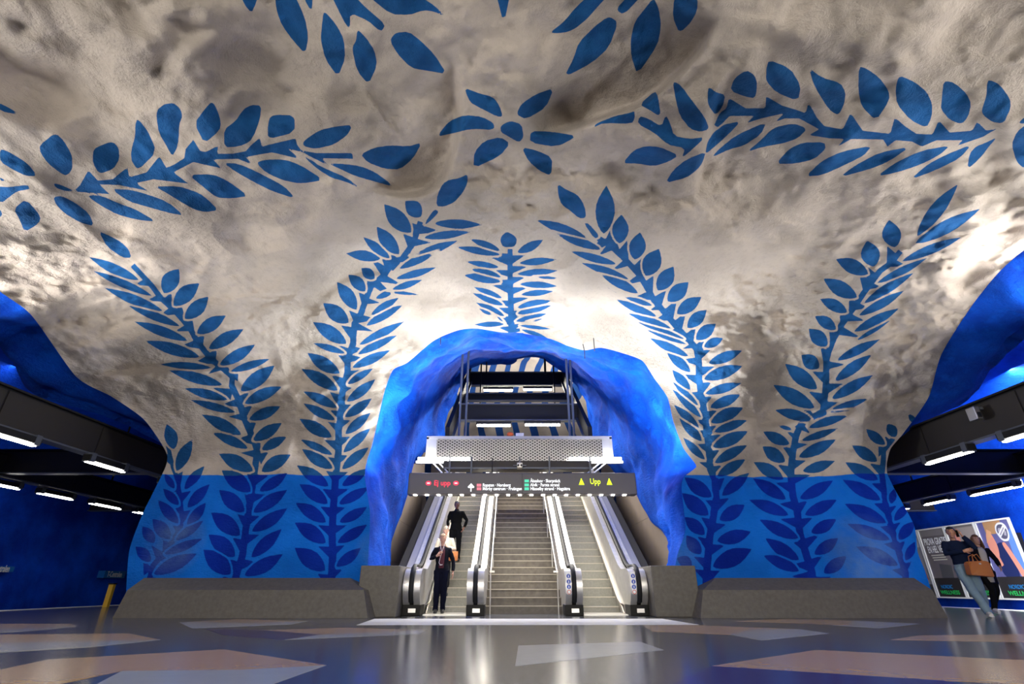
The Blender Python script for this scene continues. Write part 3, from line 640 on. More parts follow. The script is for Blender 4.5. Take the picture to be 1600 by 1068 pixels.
for sg, nm in ((-1, 'left'), (1, 'right')):
    o = obj('wall_end_'+nm, box(B(), *sorted((sg*6, sg*19)), 44, 44.4, -1.4, 8), M_DEEP); tag(o, kind='structure')
# floor inlays (flush stone slabs of other colours)
FI = {'tan': mat('tan_inlay', (.34, .23, .145), .22, var=.03), 'gry': mat('grey_inlay', (.29, .31, .35), .2, var=.03), 'pur': mat('purple_inlay', (.045, .03, .085), .2), 'pale': mat('pale_inlay', (.78, .78, .77), .25, var=.06)}
INL = [('tan', "0 974 110 974 120 977 60 981 0 982"), ('gry', "0 982 60 981 120 977 118 979 40 986 0 988"),
 ('tan', "0 991 200 989 250 999 0 1004"), ('gry', "0 1004 250 999 150 1010 0 1019"),
 ('tan', "280 972 370 967 480 970 400 973"), ('gry', "280 972 400 973 480 970 455 975 300 981"),
 ('tan', "410 984 540 980 668 984 500 991"), ('gry', "445 999 500 991 668 984 655 990"),
 ('pur', "320 982 410 984 500 991 445 999 350 992"),
 ('tan', "0 1046 75 1030 350 1014 510 1039 380 1046 190 1048 90 1069 0 1069"), ('gry', "510 1039 425 1070 150 1070 190 1048 380 1046"),
 ('pale', "557 976 585 966.2 1035 966.2 1092 975.5"), 
 ('tan', "1005 977 1080 976 1250 982.5 1175 984 1140 991 1020 986"), ('gry', "1140 991 1175 984 1250 982.5 1295 989 1190 1000"),
 ('tan', "1150 970 1225 966.5 1330 969 1330 976"), ('gry', "1330 969 1435 974 1375 981 1300 976 1330 976"),
 ('gry', "810 1008 1000 1002 1037 1015 805 1040"), 
 ('tan', "1112 1040 1275 1015 1620 1032 1620 1070 1475 1063"), ('pur', "1050 1070 1112 1040 1475 1063 1500 1070"),
 ('tan', "1392 999 1435 992.5 1620 990 1620 1003")]
for c, t in INL:
    a = np.array(list(map(float, t.split()))).reshape(-1, 2); pts = [at_floor(px, min(py, 1069)) for px, py in a]
    bm = B(); prism(bm, pts, -.02, .0015, 'z'); obj('floor_slab', bm, FI[c], FLOOR)

# ---- concrete plinths under the piers, low blocks beside the escalators
def plinth(nm, label, x0, x1, yf, yb):
    bm = B(); s0, s1 = .10, .42   # batter of the face, then the sloping shoulder
    il, ir = (0, 1) if x0 < 0 else (1, 0)      # the end towards the escalators is bevelled more
    lay = [(x0, x1, yf, 0), (x0+.02+.1*il, x1-.02-.1*ir, yf+s0, .5), (x0+.03+.5*il, x1-.03-.5*ir, yf+s1+.05, .73)]
    rings = []
    for a, b_, y, z in lay:
        c = min(.5, .35+z*.2)
        rings.append([bm.verts.new(p) for p in ((a+.05, yb, z), (a, y+c*1.2, z), (a+c*.45, y, z), (b_-c*.45, y, z), (b_, y+c*1.2, z), (b_-.05, yb, z))])
    for r_, q in zip(rings[:-1], rings[1:]):
        for k in range(5): bm.faces.new((r_[k], r_[k+1], q[k+1], q[k]))
        bm.faces.new((r_[5], r_[0], q[0], q[5]))
    bm.faces.new(rings[-1]); bm.faces.new(rings[0][::-1])
    o = obj(nm, bm, M['conc']); tag(o, label, kind='structure')
plinth('baseboard_left', 'dark concrete plinth under the left rock pier', -8.12, -2.72, 11.45, 16)
plinth('baseboard_right', 'dark concrete plinth under the right rock pier', 3.6, 8.85, 11.45, 16)
o = obj('baseboard_left_block', box(B(), -3.2, -2.37, 11.7, 13.4, 0, .965, .02), M['conc']); tag(o, 'square dark concrete block left of the escalators', kind='structure')
o = obj('baseboard_right_block', box(B(), 2.94, 3.88, 11.7, 13.4, 0, .965, .02), M['conc']); tag(o, 'square dark concrete block right of the escalators', kind='structure')
# panelled side walls of the escalator shaft
for sg, nm, X in ((-1, 'left', -3.6), (1, 'right', 4.18)):
    bm = B(); box(bm, *sorted((X, X+sg*.1)), 13.3, 21, -.2, 7.4)
    o = obj('wall_shaft_'+nm, bm, M['brown']); tag(o, 'brown grey panelled wall beside the escalator', kind='structure')
    bm = B(); box(bm, *sorted((X-sg*.02, X)), 13.35, 13.6, 0, 5)
    w = o
    for i in range(6):
        for j in range(6):
            y0 = 13.32+i*1.25; z0 = 0.02+j*1.22
            obj('wall_panel', box(B(), *sorted((X-sg*.018, X-.0*sg)), y0, y0+1.244, z0, z0+1.214), M['brown'], w)
# ================================================================ staircase and escalators
SLOPE = .58; Y0 = 13.0
st = thing('staircase', (.27, 13, 0), 'wide dark stone staircase between the two escalators', 'staircase')
zt = 0; yy = 13.0
for i in range(34):
    land = (i == 16)
    run = 1.3 if land else .29
    bm = B(); box(bm, -.66, 1.2, yy, yy+run+.05, zt+.0 if i == 0 else zt-.12, zt+.165)
    s_ = obj('step', bm, M['stone'], st)
    obj('nosing', box(B(), -.66, 1.2, yy-.012, yy+.035, zt+.153, zt+.171), M['nose2'], s_)
    zt += .17; yy += run
def incl(y, h, y0=13.15): return h + max(0, y-y0)*SLOPE
def path_h(h, ya, yb, y0=13.15, n=None):
    pts = [(ya, h)]
    for k in range(-3, 4):
        yk = y0+k*.1; 
        pts.append((yk, h + SLOPE*.5*max(0, (k*.1+.3))**2/.6 if k*.1 < .3 else h+SLOPE*k*.1))
    pts.append((yb, incl(yb, h, y0))); return pts
for x, lab in ((-.50, 'left'), (1.06, 'right')):
    t = thing('stair_handrail', (x, 13, 0), f'thin pale metal handrail on the {lab} side of the stone stairs', 'handrail', 'handrails of the stone stairs')
    tube_pts = [(x, 12.98, .88)]+[(x, y, incl(y, .92)) for y in (13.2, 14, 15, 16, 17, 17.5)]
    obj('rail', tube(B(), tube_pts+[(x, 21.5, incl(21.5, .92))], .022), M['steel_s'], t, smooth=True)
    for y in (12.98, 14.5, 16.0, 17.6, 19.2):
        obj('post', tube(B(), [(x, y, max(0, (y-13.0)*SLOPE)+.0), (x, y, incl(y, .92))], .016), M['steel_s'], t, smooth=True)
    obj('bracket', box(B(), x-.09 if x > 0 else x-.02, x+.02 if x > 0 else x+.09, 12.95, 13.0, .86, .9), M['steel_s'], t)
def blue_sticker(parent, x, y, z, facing):
    pass
stk_m = {'blue': mat('blue_sticker', (.01, .06, .42), .4), 'white': mat('white_sticker', (.8, .8, .8), .4), 'red': mat('red_sticker', (.6, .08, .05), .4), 'green': mat('green_sticker', (.03, .3, .1), .4)}
def balustrade(esc, bx, out, x_step, stickers=False):
    """one side of an escalator: steel newel, sloped decks, handrail, skirt; out = +1/-1 away from the steps"""
    yf = 12.28; H = .93; yb = 21.5
    prof = [(yf+.1, 0), (yf+.02, .2), (yf-.1, .32), (yf-.17, .46), (yf-.19, .6), (yf-.15, .76), (yf-.05, .88), (yf+.1, H)]
    prof += [(y, z) for y, z in path_h(H, 12.6, yb)]
    prof += [(yb, incl(yb, -.2))] + [(13.4, -.1+.0), (13.0, 0)]
    hw = .185
    for s_ in (-1, 1):
        a, b_ = sorted((bx+s_*.045, bx+s_*hw))
        bm = B(); prism(bm, prof, a, b_, 'x')
        bl = obj('balustrade_shell', bm, M['steel'], esc, smooth=30)
        if stickers and s_ == -1:
            # a strip of stickers on the near lobe
            xc_ = (a+b_)/2
            strip = B(); box(strip, xc_-.05, xc_+.05, yf-.205, yf-.2, .42, .86)
            sp = obj('sticker_strip', strip, stk_m['white'], bl)
            for k, (zc, c) in enumerate(((.77, 'blue'), (.66, 'blue'), (.56, 'blue'), (.46, 'red'))):
                bm = B(); disc(bm, (xc_, yf-.207, zc), .044, 20, 'y'); obj('sticker', bm, stk_m[c], bl)
                bm = B()
                if c == 'blue':
                    disc(bm, (xc_, yf-.209, zc+.014), .009, 10, 'y'); box(bm, xc_-.009, xc_+.009, yf-.21, yf-.208, zc-.026, zc+.004); 
                else:
                    disc(bm, (xc_, yf-.209, zc), .031, 16, 'y')
                obj('symbol', bm, stk_m['white'], bl)
    core = [(y+.03, z-.02) for y, z in prof]
    obj('balustrade_core', prism(B(), [(y+.06, z-.05) if z > .1 else (y+.05, z) for y, z in prof], bx-.05, bx+.05, 'x'), M['dark'], esc)
    obj('newel_base', box(B(), bx-hw-.012, bx+hw+.012, yf-.03, yf+.55, 0, .21, .015), M['dark'], esc)
    obj('entry_plate', box(B(), bx-.06, bx+.1, yf-.04, yf-.03, .06, .14), M['steel'], esc)
    # handrail belt
    pts = [(bx, yf+.14, .24), (bx, yf-.10, .27), (bx, yf-.2, .42), (bx, yf-.225, .6), (bx, yf-.19, .78), (bx, yf-.07, .94), (bx, yf+.12, 1.0)] + [(bx, y, z) for y, z in path_h(1.0, 12.6, yb)]
    obj('handrail', tube(B(), pts, .052, 10, (1.0, .5), up=None), M['rubber'], esc, smooth=True)
    # outer sloping deck
    if out:
        o0, o1 = bx+out*hw, bx+out*(hw+.2)
        pr = path_h(.86, 12.9, yb); bot = [(y, z-.16) for y, z in pr][::-1]
        g0, g1 = bx+out*(hw+.2), bx+out*(hw+.42)
        obj('side_cladding', prism(B(), [(y, z-.06) for y, z in pr]+[(y, z-.06) for y, z in bot], *sorted((g0, g1)), 'x'), M['brown'] if False else M['dark'], esc)
        obj('outer_deck', prism(B(), pr+bot, *sorted((o0, o1)), 'x'), M['steel_s'], esc, smooth=30)
    # inner steel panel and skirt with bright trim
    ins = x_step; d = 1 if bx > x_step else -1
    pr = [(12.95, 0.02), (13.1, .16)]+path_h(.2, 13.12, yb, 13.2)
    obj('skirt', prism(B(), [(12.9, -.02)]+[(y, z) for y, z in pr]+[(yb, incl(yb, -.25)), (13.4, -.1)], *sorted((ins, ins+d*.03)), 'x'), M['steel_s'], esc)
    obj('trim_strip', tube(B(), [(ins-d*.004, 12.78, .02), (ins-d*.004, 12.9, .06), (ins-d*.004, 13.02, .16)]+[(ins-d*.004, y, z) for y, z in path_h(.21, 13.2, yb, 13.3)], .014, 8), M['nose'], esc, smooth=True)
def escalator(x0, x1, bl, br, ol, orr, label, stick):
    e = thing('escalator', ((x0+x1)/2, 13, 0), label, 'escalator', 'escalators either side of the stone stairs')
    balustrade(e, bl, ol, x0, stick[0]); balustrade(e, br, orr, x1, stick[1])
    obj('comb_plate', box(B(), x0-.02, x1+.02, 12.5, 13.4, -.01, .018), M['steel_s'], e)
    me = None; nose_me = None
    for k in range(22):
        z = .14+k*.2 if k else .14; y = 13.42+k*.345
        if me is None:
            bm = B(); box(bm, x0, x1, 0, .36, -.03, 0); n = 48
            # ribbed curved riser
            w = (x1-x0)/n
            for q in range(n):
                box(bm, x0+q*w, x0+q*w+w*.62, -.012, .012, -.198, -.004)
            box(bm, x0, x1, .0, .012, -.2, -.0)
            me = bpy.data.meshes.new('step'); bmesh.ops.recalc_face_normals(bm, faces=bm.faces[:]); bm.to_mesh(me); bm.free(); me.materials.append(M['step']); me.transform(Matrix.Translation((-(x0+x1)/2, 0, 0)))
            bm = B(); box(bm, x0, x1, -.016, .006, -.014, .003); nose_me = bpy.data.meshes.new('nosing'); bm.to_mesh(nose_me); bm.free(); nose_me.materials.append(M['nose']); nose_me.transform(Matrix.Translation((-(x0+x1)/2, 0, 0)))
        s_ = bpy.data.objects.new('step', me); C.objects.link(s_); s_.parent = e; s_.location = (0, y-13, z)
        q = bpy.data.objects.new('nosing', nose_me); C.objects.link(q); q.parent = s_
    return e
escalator(-1.93, -.95, -2.17, -.79, -1, 0, 'left escalator, carrying three people down beside the stairs', (False, False))
escalator(1.53, 2.52, 1.34, 2.74, 0, 1, 'right escalator, empty, with round blue stickers on its newels', (True, True))

# ================================================================ escalator sign, canopy, lighting frame
def text(name, s, size, loc, material, parent, depth=.002, align='LEFT', rot=None, bold=0.0, sx=1.0, local=False):
    cu = bpy.data.curves.new(name, 'FONT'); cu.body = s; cu.size = size; cu.extrude = depth; cu.align_x = align; cu.align_y = 'CENTER'; cu.offset = bold
    cu.resolution_u = 3
    t = bpy.data.objects.new('t', cu); C.objects.link(t); dg = bpy.context.evaluated_depsgraph_get()
    me = bpy.data.meshes.new_from_object(t.evaluated_get(dg)); bpy.data.objects.remove(t); me.materials.clear()
    R = rot or Matrix.Rotation(math.pi/2, 4, 'X')
    me.transform(Matrix.Translation(Vector(loc)) @ R @ Matrix.Diagonal((sx, 1, 1, 1)))
    return link(name, me, material, parent, local)
E = {'red': mat('red_led', (0, 0, 0), .5, emit=(1, .03, .08), es=LK['led']), 'lime': mat('lime_led', (0, 0, 0), .5, emit=(.75, 1, .02), es=LK['led']),
     'wht': mat('backlit_white', (.1, .1, .1), .5, emit=(.95, .97, 1), es=LK['led']), 'pink': mat('backlit_red', (.1, 0, 0), .5, emit=(1, .25, .33), es=LK['led']*.6), 'grn': mat('backlit_green', (0, .1, 0), .5, emit=(.1, .8, .55), es=LK['led']*.6),
     'orange': mat('orange_plastic', (.8, .13, .01), .4)}
YS = 12.95
def sp(px, py, dy=0): p = at_y(px, py, YS+dy); return p
sg = thing('direction_sign', (.24, YS, 2.62), 'long charcoal overhead sign with lit escalator and line directions', 'sign')
sx0, sx1, sz0, sz1 = sp(636, 770)[0], sp(996, 770)[0], sp(800, 772)[2], sp(800, 738)[2]
obj('sign_case', box(B(), sx0, sx1, YS, YS+.32, sz0, sz1, .03), M['sign'], sg)
def stx(s, px, py, hpx, m_, name='lettering', align='LEFT', wpx=None):
    p = sp(px, py); size = hpx*.0172*1.38
    o = text(name, s, size, (p[0], YS-.003, p[2]), E[m_], sg, align=align, bold=.0015)
    if wpx:
        xs = [v.co.x for v in o.data.vertices]; w0 = max(xs)-min(xs); k = wpx*.0162/w0; c = min(xs) if align == 'LEFT' else (max(xs)+min(xs))/2
        for v in o.data.vertices: v.co.x = c+(v.co.x-c)*k
    return o
stx('Ej upp', 691, 754.5, 7.5, 'red', align='CENTER', wpx=25); stx('Upp', 930, 752, 8.2, 'lime', align='CENTER', wpx=16)
stx('Ropsten · Norsborg', 754, 757.6, 4.6, 'wht', wpx=43); stx('Mörby centrum · Fruängen', 754, 763.2, 4.6, 'wht', wpx=60)
stx('Åkeshov · Skarpnäck', 828.5, 751.0, 4.6, 'wht', wpx=47); stx('Alvik · Farsta strand', 828.5, 757.2, 4.6, 'wht', wpx=45); stx('Hässelby strand · Hagsätra', 828.5, 763.2, 4.6, 'wht', wpx=61)
for px, py, m_ in ((748.5, 757.6, 'pink'), (748.5, 763.2, 'pink'), (823, 751, 'grn'), (823, 757.2, 'grn'), (823, 763.2, 'grn')):
    p = sp(px, py); obj('line_colour_block', box(B(), p[0]-.056, p[0]+.056, YS-.004, YS, p[2]-.034, p[2]+.034), E[m_], sg)
for px in (669.5, 712.5):
    p = sp(px, 754.5); bm = B(); disc(bm, (p[0], YS-.004, p[2]), .07, 20, 'y', .055); k = obj('no_entry_symbol', bm, E['red'], sg)
    obj('bar', box(B(), p[0]-.035, p[0]+.035, YS-.007, YS-.005, p[2]-.012, p[2]+.012), E['wht'], k)
for px in (908.5, 952):
    p = sp(px, 752.3); bm = B(); prism(bm, [(p[0]-.07, p[2]-.075), (p[0]+.07, p[2]-.075), (p[0]+.018, p[2]-.02), (p[0]+.022, p[2]+.045), (p[0]-.022, p[2]+.045), (p[0]-.018, p[2]-.02)], YS-.004, YS, 'y'); disc(bm, (p[0], YS-.004, p[2]+.066), .017, 10, 'y')
    obj('person_symbol', bm, E['lime'], sg)
p = sp(736, 761); bm = B(); box(bm, p[0]-.014, p[0]+.014, YS-.004, YS, p[2]-.1, p[2]+.06)
prism(bm, [(p[0]-.085, p[2]+.01), (p[0]-.06, p[2]-.015), (p[0], p[2]+.05), (p[0]+.06, p[2]-.015), (p[0]+.085, p[2]+.01), (p[0], p[2]+.1)], YS-.004, YS, 'y'); obj('arrow', bm, E['wht'], sg)
obj('joint', box(B(), sp(816, 750)[0]-.004, sp(816, 750)[0]+.004, YS-.003, YS+.0, sz0+.02, sz1-.02), M['dark'], sg)
for k in range(19):
    px = 648.5 + k*18.2; p = sp(px, 771)
    f = obj('spotlight', box(B(), p[0]-.035, p[0]+.035, YS-.008, YS+.11, sz0-.02, sz0-.001), M['lamp'], sg)
for px in (700, 735, 860, 925):
    x = sp(px, 750)[0]; obj('hanger', box(B(), x-.02, x+.02, YS+.14, YS+.18, sz1, 3.6), M['grey'], sg)

# canopy: white box frame with an expanded-metal front
YC = 13.6
cn = thing('mesh_canopy', (.2, YC, 3.6), 'white light frame with expanded metal mesh front above the sign', 'canopy')
cx0, cx1 = at_y(666, 700, YC)[0], at_y(957, 700, YC)[0]; cz0, cz1 = at_y(800, 721, YC)[2], at_y(800, 683, YC)[2]
obj('frame_rail', box(B(), cx0, cx1, YC-.03, YC+.05, cz1-.05, cz1+.03), M['frame'], cn)
obj('frame_rail', box(B(), cx0-.25, cx1+.25, YC-.04, YC+.06, cz0-.05, cz0+.02), M['frame'], cn)
for x in (cx0, cx1-.06): obj('frame_post', box(B(), x, x+.06, YC-.03, YC+.05, cz0, cz1), M['frame'], cn)
for a, b_ in ((cx0+.06, cx0+.28), (cx1-.28, cx1-.06)): obj('end_panel', box(B(), a, b_, YC-.02, YC+.0, cz0+.02, cz1-.05), M['frame'], cn)
bm = B(); mx0, mx1, mz0, mz1 = cx0+.28, cx1-.28, cz0+.02, cz1-.05; hh = mz1-mz0; pitch = .125
def clip_bar(x, s_):
    xa, xb = x, x+s_*hh*1.6; za, zb = mz0, mz1
    if xb == xa: return
    def cl(v): return (v-xa)/(xb-xa)
    lo, hi = 0., 1.; c0, c1 = cl(mx0), cl(mx1)
    if c0 > c1: c0, c1 = c1, c0
    lo, hi = max(lo, c0), min(hi, c1)
    if hi-lo < .02: return
    A_ = Vector((xa+(xb-xa)*lo, YC-.01, za+(zb-za)*lo)); B_ = Vector((xa+(xb-xa)*hi, YC-.01, za+(zb-za)*hi))
    w = Vector((0, 0, .017)); vs = [bm.verts.new(A_-w), bm.verts.new(B_-w), bm.verts.new(B_+w), bm.verts.new(A_+w)]
    bm.faces.new(vs); ex = [bm.verts.new(v.co+Vector((0, .012, .004))) for v in vs]; bm.faces.new(ex[::-1])
    for i in range(4): bm.faces.new((vs[i], vs[(i+1) % 4], ex[(i+1) % 4], ex[i]))
x = mx0-hh*1.6
while x < mx1+hh*1.6:
    clip_bar(x, 1); clip_bar(x, -1); x += pitch
o = obj('expanded_mesh', bm, M['steel_s'], cn); o['kind'] = 'stuff'
obj('back_panel', box(B(), cx0+.05, cx1-.05, YC+.10, YC+.12, cz0, cz1-.06), M['dark'], cn)
obj('top_plate', box(B(), cx0, cx1, YC+.05, YC+.37, cz1-.04, cz1-.01), M['frame'], cn)
for a, b_ in ((cx0+.05, cx0+.5), (cx1-.5, cx1-.05)):
    for k in (0, 1):
        obj('strut', tube(B(), [(a+.15+k*.16, YC, cz0-.02), (a+.4*(1 if a < 0 else -1)+k*.16+.1, YC-.4, sz1+.02)], .02, 6), M['frame'], cn)
obj('lower_rail', box(B(), sp(690, 750)[0], sp(930, 750)[0], YC-.35, YC-.3, 3.32, 3.36), M['grey'], cn)
obj('lower_box', box(B(), sp(688, 750)[0], sp(930, 750)[0], YC-.25, YC+.1, 3.32, 3.55), M['perf'], cn)
for px in (770, 858): x = at_y(px, 730, YC)[0]; obj('stay', box(B(), x-.012, x+.012, YC-.36, YC-.33, 3.1, 3.6), M['dark'], cn)
def lamp(name, label, grp, x0, x1, y, z, m_='lamp', r=.045, house=True, along='x'):
    t = thing(name, ((x0+x1)/2, y, z), label, 'light', grp)
    if house: obj('housing', box(B(), x0, x1, y-.05, y+.09, z+.02, z+.12, .01), M['dark'], t)
    obj('tube', tube(B(), [(x0+.03, y, z), (x1-.03, y, z)], r, 8), M[m_], t, smooth=True)
    return t
for a, b_, lb in ((652, 736, 'bright strip light under the left end of the mesh canopy'), (888, 972, 'bright strip light under the right end of the mesh canopy')):
    lamp('strip_light', lb, 'strip lights under the mesh canopy', at_y(a, 717, YC-.12)[0], at_y(b_, 717, YC-.12)[0], YC-.16, at_y(800, 717, YC-.16)[2], 'lamp_w', .05, False)
cm = thing('sensor_box', (at_y(812, 676, YC+.1)[0], YC+.1, cz1+.03), 'small grey sensor box on top of the mesh canopy', 'sensor')
obj('sensor_body', box(B(), cm.location.x-.11, cm.location.x+.11, YC+.05, YC+.2, cz1+.0, cz1+.14, .01), M['white'], cm); obj('sensor_foot', box(B(), cm.location.x-.17, cm.location.x+.17, YC+.08, YC+.16, cz1-.0, cz1+.03), M['grey'], cm)
p = at_y(797, 678, YC+.15); cn2 = thing('orange_beacon', (p[0], YC+.15, cz1), 'small orange plastic beacon on top of the mesh canopy', 'beacon')
bm = B(); box(bm, p[0]-.09, p[0]+.09, YC+.08, YC+.22, cz1-.01, cz1+.02); obj('base', bm, M['dark'], cn2); bm = B(); ellip(bm, (p[0], YC+.08, cz1+.1), .095, .07, .075); obj('dome', bm, E['orange'], cn2, smooth=True)
# little camera and clutter under the canopy middle
p = at_y(812, 728, YC-.3); t = thing('cctv_camera', (p[0], YC-.33, p[2]), 'small grey camera cluster hanging under the canopy centre', 'camera')
obj('camera_body', box(B(), p[0]-.07, p[0]+.07, YC-.5, YC-.3, p[2]-.08, p[2]+.05, .01), M['steel_s'], t)
for s_ in (-1, 1): obj('lens', tube(B(), [(p[0]+s_*.04, YC-.5, p[2]-.02), (p[0]+s_*.04, YC-.54, p[2]-.02)], .025, 10), M['dark'], t); obj('side_arm', box(B(), *sorted((p[0]+s_*.07, p[0]+s_*.17)), YC-.42, YC-.39, p[2]-.01, p[2]+.01), M['grey'], t)
obj('mount', box(B(), p[0]-.02, p[0]+.02, YC-.42, YC-.38, p[2]+.05, 3.62), M['grey'], t)

# inclined lighting frame above the escalators
lf = thing('lighting_frame', (.2, 13.9, 4.2), 'dark inclined ladder frame hung above the escalators', 'frame')
def fl(Y): return 4.2+.705*(Y-13.9)
for sg_, X in ((-1, -1.82), (1, 2.2)):
    obj('side_girder', prism(B(), [(13.9, fl(13.9)-.1), (20.3, fl(20.3)-.1), (20.3, fl(20.3)+.42), (13.9, fl(13.9)+.42)], X-.06, X+.06, 'x'), M['dark'], lf)
    obj('flange', prism(B(), [(13.9, fl(13.9)-.13), (20.3, fl(20.3)-.13), (20.3, fl(20.3)-.1), (13.9, fl(13.9)-.1)], X-.14, X+.14, 'x'), M['grey'], lf)
for Yb, hgt, zc in ((15.95, .52, None), (20.0, .58, None), (18.6, .3, None)):
    z0 = {15.95: at_y(800, 657, 15.95)[2], 20.0: at_y(800, 602, 20.0)[2], 18.6: at_y(800, 626, 18.6)[2]}[Yb]; z1 = {15.95: at_y(800, 633, 15.95)[2], 20.0: at_y(800, 583, 20.0)[2], 18.6: at_y(800, 616, 18.6)[2]}[Yb]
    obj('cross_girder', box(B(), -1.76, 2.14, Yb-.05, Yb+.05, z0, z1), M['dark'], lf)
    for zz in (z0-.02, z1): obj('flange', box(B(), -1.76, 2.14, Yb-.12, Yb+.12, zz, zz+.035), M['grey'], lf)
for (a, b_, py, Y_), lb in zip(((744, 799, 664, 15.6), (819, 876, 663, 15.6), (755, 802, 609, 19.4), (817, 863, 608, 19.4)), ('left strip light of the lower pair over the escalators', 'right strip light of the lower pair over the escalators', 'left strip light of the upper pair over the escalators', 'right strip light of the upper pair over the escalators')):
    p0, p1 = at_y(a, py, Y_), at_y(b_, py, Y_); lamp('strip_light', lb, 'strip lights on the inclined frame', p0[0], p1[0], Y_, p0[2], 'lamp', .05)
for X, Y_, zb, zt_, lb in ((-1.50, 14.0, 4.2, 7.6, 'outermost of the left pair'), (-1.33, 14.1, 4.2, 7.4, 'inner one of the left pair'), (1.64, 14.0, 4.2, 7.6, 'inner one of the right pair'), (1.77, 14.1, 4.2, 7.4, 'outermost of the right pair')):
    t = thing('suspension_rod', (X, Y_, zb), 'slim grey suspension rod behind the mesh canopy, '+lb, 'rod', 'suspension rods over the canopy')
    obj('rod', tube(B(), [(X, Y_, zb), (X, Y_, zt_-.25)], .034, 8), M['grey'], t, smooth=True); obj('foot', box(B(), X-.07, X+.07, Y_-.05, Y_+.05, zb-.04, zb+.06), M['grey'], t); obj('tip', tube(B(), [(X, Y_, zt_-.3), (X, Y_, zt_+.1)], .012, 6), M['dark'], t)
for px, pt, pb, w, lb in ((750, 574, 640, .03, 'first from the left, long'), (760, 570, 584, .03, 'second from the left, short'), (852, 558, 584, .045, 'third from the left, thick and short'), (867, 566, 632, .03, 'fourth from the left, long')):
    a, b_ = at_y(px, pb, 19.6), at_y(px, pt, 19.6); o = obj('hanger_bar', box(B(), a[0]-w, a[0]+w, 19.57, 19.63, a[2], b_[2]+.4), M['dark']); tag(o, 'dark hanger bar at the frame top, '+lb, 'rod', 'hanger bars at the far frame end')
# short pins on the arch
for px, p0_, p1_, lb in ((688, 518, 539, 'left shoulder of the arch'), (929, 529, 548, 'right shoulder of the arch, the taller one'), (914, 547, 560, 'right shoulder of the arch, the shorter one')):
    a, b_ = at_y(px, p1_, 11.3), at_y(px, p0_, 11.3); o = obj('ceiling_pin', tube(B(), [(a[0], 11.3, a[2]), (a[0], 11.3, b_[2]), (a[0], 11.5, b_[2]+.3)], .012, 6), M['grey']); tag(o, 'thin metal pin on the '+lb, 'pin', 'metal pins on the arch edge')

# ================================================================ platform lighting frames
def girder_x(t, name, X, y0, y1, z0=3.2, z1=3.86, sec=2.4):
    g = obj(name, box(B(), X-.035, X+.035, y0, y1, z0, z1), M['dark'], t)
    y = y0
    for s_ in (-1, 1):
        y = y0
        while y < y1-.2:
            e = min(y+sec, y1); obj('mesh_panel', box(B(), *sorted((X+s_*.036, X+s_*.05)), y+.02, e-.02, z0+.03, z1-.03), M['perf'], g); y = e
    for zz in (z0-.03, z1): obj('flange', box(B(), X-.13, X+.13, y0, y1, zz, zz+.035), M['grey'] if zz < z1 else M['dark'], g)
    return g
def girder_y(t, Y, x0, x1, z0=3.28, z1=3.86):
    g = obj('cross_girder', box(B(), *sorted((x0, x1)), Y-.04, Y+.04, z0, z1), M['dark'], t)
    obj('flange', box(B(), *sorted((x0, x1)), Y-.13, Y+.13, z0-.03, z0), M['grey'], g); obj('flange', box(B(), *sorted((x0, x1)), Y-.13, Y+.13, z1, z1+.03), M['dark'], g)
    obj('mesh_panel', box(B(), *sorted((x0, x1)), Y-.055, Y-.041, z0+.03, z1-.03), M['perf'], g)
for sg_, nm in ((-1, 'left'), (1, 'right')):
    t = thing('platform_lighting_frame', (sg_*9.4, 8, 3.2), f'dark suspended girder frame carrying strip lights over the {nm} platform', 'frame', 'platform lighting frames')
    girder_x(t, 'girder', sg_*9.35, -8, 15.8); girder_x(t, 'girder', sg_*13.6, -8, 30, 3.2, 3.75)
    for Y in (-1, 6.0, 13.6, 21): girder_y(t, Y, sg_*9.4, sg_*16.8)
    for X, Y in ((9.35, 2), (9.35, 13.4), (13.6, 9.8), (13.6, 17.5), (13.6, 24)):
        obj('hanger_rod', tube(B(), [(sg_*X, Y, 3.8), (sg_*X, Y, 6.6 if X > 10 else 5.6)], .03, 6), M['dark'], t)
    ends1 = [(8.4, 9.62), (10.95, 12.1), (13.5, 14.6)] if sg_ < 0 else [(8.1, 9.3), (10.05, 11.25), (14.0, 15.2)]
    ends2 = [(12.9, 14.45), (15.1, 16.35), (17.1, 18.5), (19.2, 20.5)] if sg_ < 0 else [(14.0, 15.6), (16.3, 17.5), (18.3, 19.6)]
    for row, X, es in (('inner', 9.2, ends1), ('outer', 13.75, ends2)):
        for k_, (y0, y1) in enumerate(es):
            od = ('nearest', 'second nearest', 'third nearest', 'farthest')[k_]
            L_ = thing('strip_light', (sg_*X, (y0+y1)/2, 3.05), f'{od} lit strip light of the {row} row over the {nm} platform', 'light', f'{nm} platform strip lights, {row} row')
            obj('housing', box(B(), sg_*X-.09, sg_*X+.09, y0-.04, y1+.04, 3.03, 3.15, .01), M['dark'], L_)
            obj('tube', box(B(), sg_*X-.045, sg_*X+.045, y0, y1, 2.985, 3.03), M['lamp'], L_)
            for ye in (y0+.05, y1-.05): obj('end_cap', box(B(), sg_*X-.095, sg_*X+.095, ye-.06, ye+.06, 3.0, 3.19), M['grey'], L_)
p = at_x(1530, 646, 9.2); t = thing('security_camera', (p[0], p[1], p[2]), 'grey box camera on the girder above the right platform', 'camera')
obj('camera_body', box(B(), p[0]-.16, p[0]-.05, p[1]-.1, p[1]+.1, p[2]-.13, p[2]+.12, .015), M['steel_s'], t); obj('lens', box(B(), p[0]-.135, p[0]-.075, p[1]-.12, p[1]-.1, p[2]-.1, p[2]+.0), M['rubber'], t); obj('bracket', box(B(), p[0]-.06, p[0]+.12, p[1]-.03, p[1]+.03, p[2]+.08, p[2]+.13), M['grey'], t)

